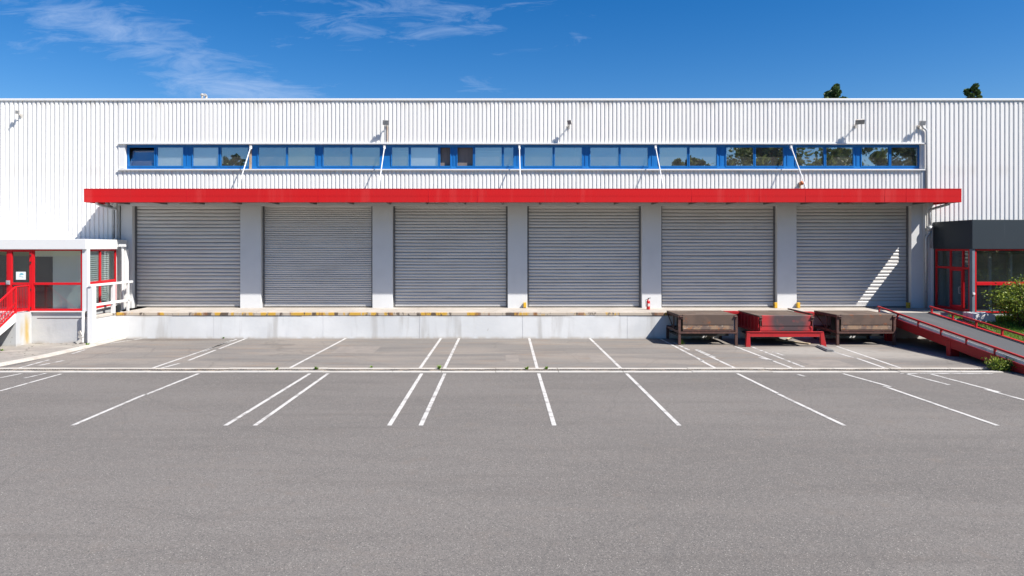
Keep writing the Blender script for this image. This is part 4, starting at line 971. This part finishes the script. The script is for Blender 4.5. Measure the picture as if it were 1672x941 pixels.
build('bracket', MB().box(bx_-.05, bx_+.05, -.20, -.045, bz_-.05, bz_+.05).box(bx_-.03, bx_+.03, -.14, -.05, bz_-.22, bz_-.055), M['rustpipe'], BC)
vx = X(333,1.0)
VT = empty('roof_vent', (vx,1.0,ZR+.02), 'small pale twin vent standing on the roof edge', 'vent')
vz = ZR+.1
build('pipe', MB().tube([(vx-.09,1,ZR),(vx-.09,1,vz+.42)], .05, 10).lathe((vx-.09,1,vz+.36), [(.05,0),(.085,.03),(.085,.1),(.02,.13)], 12), M['lampbody'], VT)
build('cowl', MB().tube(bend([(vx+.11,1,ZR),(vx+.11,1,vz+.38),(vx+.11,.82,vz+.38)],.06), .065, 10), M['lampbody'], VT)

# ------------------------------------------------------------------ plants
def leaf(mb, p, s, rnd):
    a, b = rnd.uniform(0,6.283), rnd.gauss(0,.7); c = rnd.uniform(0,6.283)
    t = Vector((math.cos(a)*math.cos(b), math.sin(a)*math.cos(b), math.sin(b)))
    u = t.cross(Vector((math.cos(c), math.sin(c), .4))).normalized()*s*.32; t = t*s
    mb.add([p-t*.5, p+u, p+t*.5, p-u], [(0,1,2,3)])
def tree(name, base, h, cr, ctop, nl, ls, mat, label, seed, group=None, shape='round', lean=(0,0)):
    rnd = random.Random(seed); b = Vector(base)
    e = empty(name, base, label, 'tree', group)
    tr = MB(); top = b + Vector((lean[0], lean[1], h*.93))
    tr.tube([b, b.lerp(top,.3)+Vector((rnd.uniform(-.1,.1),rnd.uniform(-.1,.1),0)), b.lerp(top,.65), top], [h*.022, h*.017, h*.010, h*.003], 10)
    tips = []
    nb = 46
    for k in range(nb):
        f = ctop + (1-ctop)*(k+.5)/nb; s = b.lerp(top, min(.98, f)); a = k*2.4 + rnd.uniform(-.5,.5)
        g = (f-ctop)/(1-ctop)
        rad = cr*(math.sin(math.pi*min(1,g*.86+.14))**.65 if shape == 'round' else (1-g)**.75*min(1, .45+g*2.5))*rnd.uniform(.55,1.15)
        end = s + Vector((math.cos(a)*rad, math.sin(a)*rad, rad*(.35 if shape == 'round' else .95)*rnd.uniform(.5,1.3)))
        mid = s.lerp(end,.5) + Vector((0,0,-.04*rad))
        tr.tube([s, mid, end], [h*.006*(1.3-g), h*.004*(1.3-g), h*.001], 6); tips.append((s, end, rad))
    build('trunk', tr, M['bark'], e, smooth=True)
    cm = MB()
    clumps = []
    for s, en, rad in tips:
        for q in range(4):
            t = rnd.uniform(.45,1.05); clumps.append((s.lerp(en,t) + Vector((rnd.gauss(0,.12),rnd.gauss(0,.12),rnd.gauss(0,.12)))*rad, max(.2, rad*rnd.uniform(.14,.30))))
    per = max(3, nl//len(clumps))
    for c, r in clumps:
        for _ in range(per):
            v = Vector((rnd.gauss(0,1),rnd.gauss(0,1),rnd.gauss(0,.8))); v = v.normalized()*r*rnd.uniform(.3,1.05); leaf(cm, c+v, ls*rnd.uniform(.6,1.3), rnd)
    build('crown', cm, M[mat], e)
    return e
tree('tree', (X(1350,28),28,0), Z(141,28)/.93-.25, 5.2, .3, 24000, .30, 'leafdark', 'dark leafy tree top behind the roof above the wide floodlight', 5, 'trees behind the warehouse', 'flame', (.5,0))
tree('tree', (X(1578,28),28,0), Z(136,28)/.93-.3, 4.8, .3, 24000, .30, 'leafdark', 'dark leafy tree top behind the roof near the right edge', 9, 'trees behind the warehouse', 'flame', (.6,0))
# trees across the yard behind the camera, seen mirrored in the windows
for k, (x, y, h, cr, sd) in enumerate([(23,-47,15.5,4.6,21),(31,-44,17.5,5.6,22),(38.5,-46,16.0,5.2,23),(46,-43,18,5.8,24),(54,-46,16.5,5.5,25)]):
    tree('broadleaf_tree', (x,y,0), h, cr, .22, 18000, .42, 'leafmid', 'broad green tree across the yard mirrored in the windows', sd, 'trees across the yard')
tree('conifer_tree', (-31,-46,0), 16.2, 4.6, .2, 9000, .5, 'leafdark', 'dark pointed tree across the yard mirrored in one window', 31, None, 'flame')

def shrub(name, c, rx_, ry_, h, nst, per, ls, mat, label, seed, flowers=0):
    rnd = random.Random(seed); b = Vector(c)
    e = empty(name, c, label, 'shrub'); stm, lf, fl_ = MB(), MB(), MB()
    for k in range(nst):
        a = rnd.uniform(0,6.283); q = math.sqrt(rnd.random())
        root = b + Vector((math.cos(a)*rx_*.35*q, math.sin(a)*ry_*.35*q, 0))
        hh = h*rnd.uniform(.45,1.0)*(1-.35*q*q)
        tip = b + Vector((math.cos(a)*rx_*q*rnd.uniform(.8,1.15), math.sin(a)*ry_*q*rnd.uniform(.8,1.15), hh))
        mid = root.lerp(tip,.55) + Vector((0,0,hh*.16))
        end = tip + Vector((math.cos(a)*.15, math.sin(a)*.15, -.02 if rnd.random() < .4 else .12))
        pts = [root, root.lerp(mid,.5)+Vector((0,0,.05)), mid, tip, end]; stm.tube(pts, [.016,.013,.010,.006,.003], 5)
        for _ in range(per):
            t = rnd.uniform(.25,1); i = min(3, int(t*4)); p = pts[i].lerp(pts[i+1], t*4-i)
            v = Vector((rnd.gauss(0,.10),rnd.gauss(0,.10),rnd.gauss(0,.09)))*(.6+h*.3); leaf(lf, p+v, ls*rnd.uniform(.5,1.3), rnd)
        if flowers and rnd.random() < .3:
            for _ in range(flowers): leaf(fl_, mid + Vector((rnd.gauss(0,.1),rnd.gauss(0,.1),rnd.gauss(0,.1))), .07, rnd)
    build('stem', stm, M['bark'], e); build('foliage', lf, M[mat], e)
    if fl_.v: build('flower', fl_, M['flower'], e)
    return e
shrub('shrub', (22.0,-5.3,bank(22,-5.3)-.05), 1.75, 1.3, 2.05, 170, 85, .10, 'leaf', 'large bushy green shrub in front of the dark annex window', 41, 6)
shrub('shrub', (23.6,-5.0,bank(23.6,-5)-.05), 1.7, 1.3, 2.35, 150, 80, .10, 'leaf', 'tall green shrub cut off by the right edge of the view', 42, 0)
shrub('shrub', (16.62,-10.35,0), .30, .22, .33, 40, 40, .07, 'leaf', 'small low green bush at the foot of the ramp beside the drain', 43)
shrub('shrub', (17.4,-10.9,0), .32, .22, .30, 30, 40, .06, 'leaf', 'smaller trailing green bush right against the foot of the red ramp girder', 44)
rh_ = random.Random(77); hgm = MB()
for _ in range(16000):
    x_ = rh_.uniform(-4,80); leaf(hgm, Vector((x_, -53+rh_.gauss(0,.7), rh_.uniform(.05,1)**.8*(4.6+1.2*mnoise.noise(Vector((x_*.25,0,0)))))), rh_.uniform(.3,.6), rh_)
hgm.box(-4, 80, -53.3, -52.9, 0, 3.2)
tag(build('hedge', hgm, M['leafmid'], None, loc=(38,-53,0)), 'long tall green hedge across the yard mirrored in the dark annex glass', 'hedge')
# weeds in the drain and along the dock
def weed(px, py, h, label, seed, n=26):
    rnd = random.Random(seed); x, y = G(px, py); mb = MB(); h *= .72
    for _ in range(n):
        a = rnd.uniform(0,6.283); l = h*rnd.uniform(.4,1.1); r = h*rnd.uniform(.2,.9)
        p0 = Vector((x+rnd.gauss(0,h*.12), y+rnd.gauss(0,h*.06), .0)); p1 = p0+Vector((math.cos(a)*r, math.sin(a)*r, l))
        u = Vector((-math.sin(a),math.cos(a),0))*.012; m_ = p0.lerp(p1,.6)+Vector((0,0,l*.15)); mb.add([p0-u*.5, m_-u*1.6, p1, m_+u*1.6, p0+u*.5], [(0,1,2,3,4)])
    return tag(build('weed', mb, M['grass'], None, loc=(x,y,0)), label, 'weed', 'weeds growing from the paving')
for i, (px, py, h, lb_) in enumerate([(1113,563,.28,'leafy weed at the front leg of the brown dock leveller'), (718,603.5,.20,'weed in the drain just left of two parallel white lines'), (516,604,.16,'weed in the drain beside the pair of slanted white lines left of centre'),
        (452,604.5,.14,'tiny weed in the drain at the foot of a slanted white line'), (606,602,.13,'thin weed at the drain left of the two close parallel lines'), (860,604,.16,'weed in the drain left of the centre bay line'),
        (892,603.5,.15,'thin weed in the drain right of the centre bay line'), (365,553,.10,'low weed at the foot of the white dock wall'), (143,566,.22,'grass tuft beside the broken pipe of the white annex'), (3,575,.18,'grass tuft at the pavement edge under the stairs')]):
    weed(px, py, h, lb_, 60+i)

# ------------------------------------------------------------------ render settings
scn.view_settings.view_transform = 'Standard'; scn.view_settings.look = 'None'
scn.view_settings.exposure = 1.03; scn.view_settings.gamma = 1; scn.view_settings.use_curve_mapping = False
scn.render.engine = 'CYCLES'
scn.cycles.max_bounces = 8; scn.cycles.transparent_max_bounces = 12; scn.cycles.use_denoising = True
scn.cycles.caustics_reflective = False; scn.cycles.caustics_refractive = False
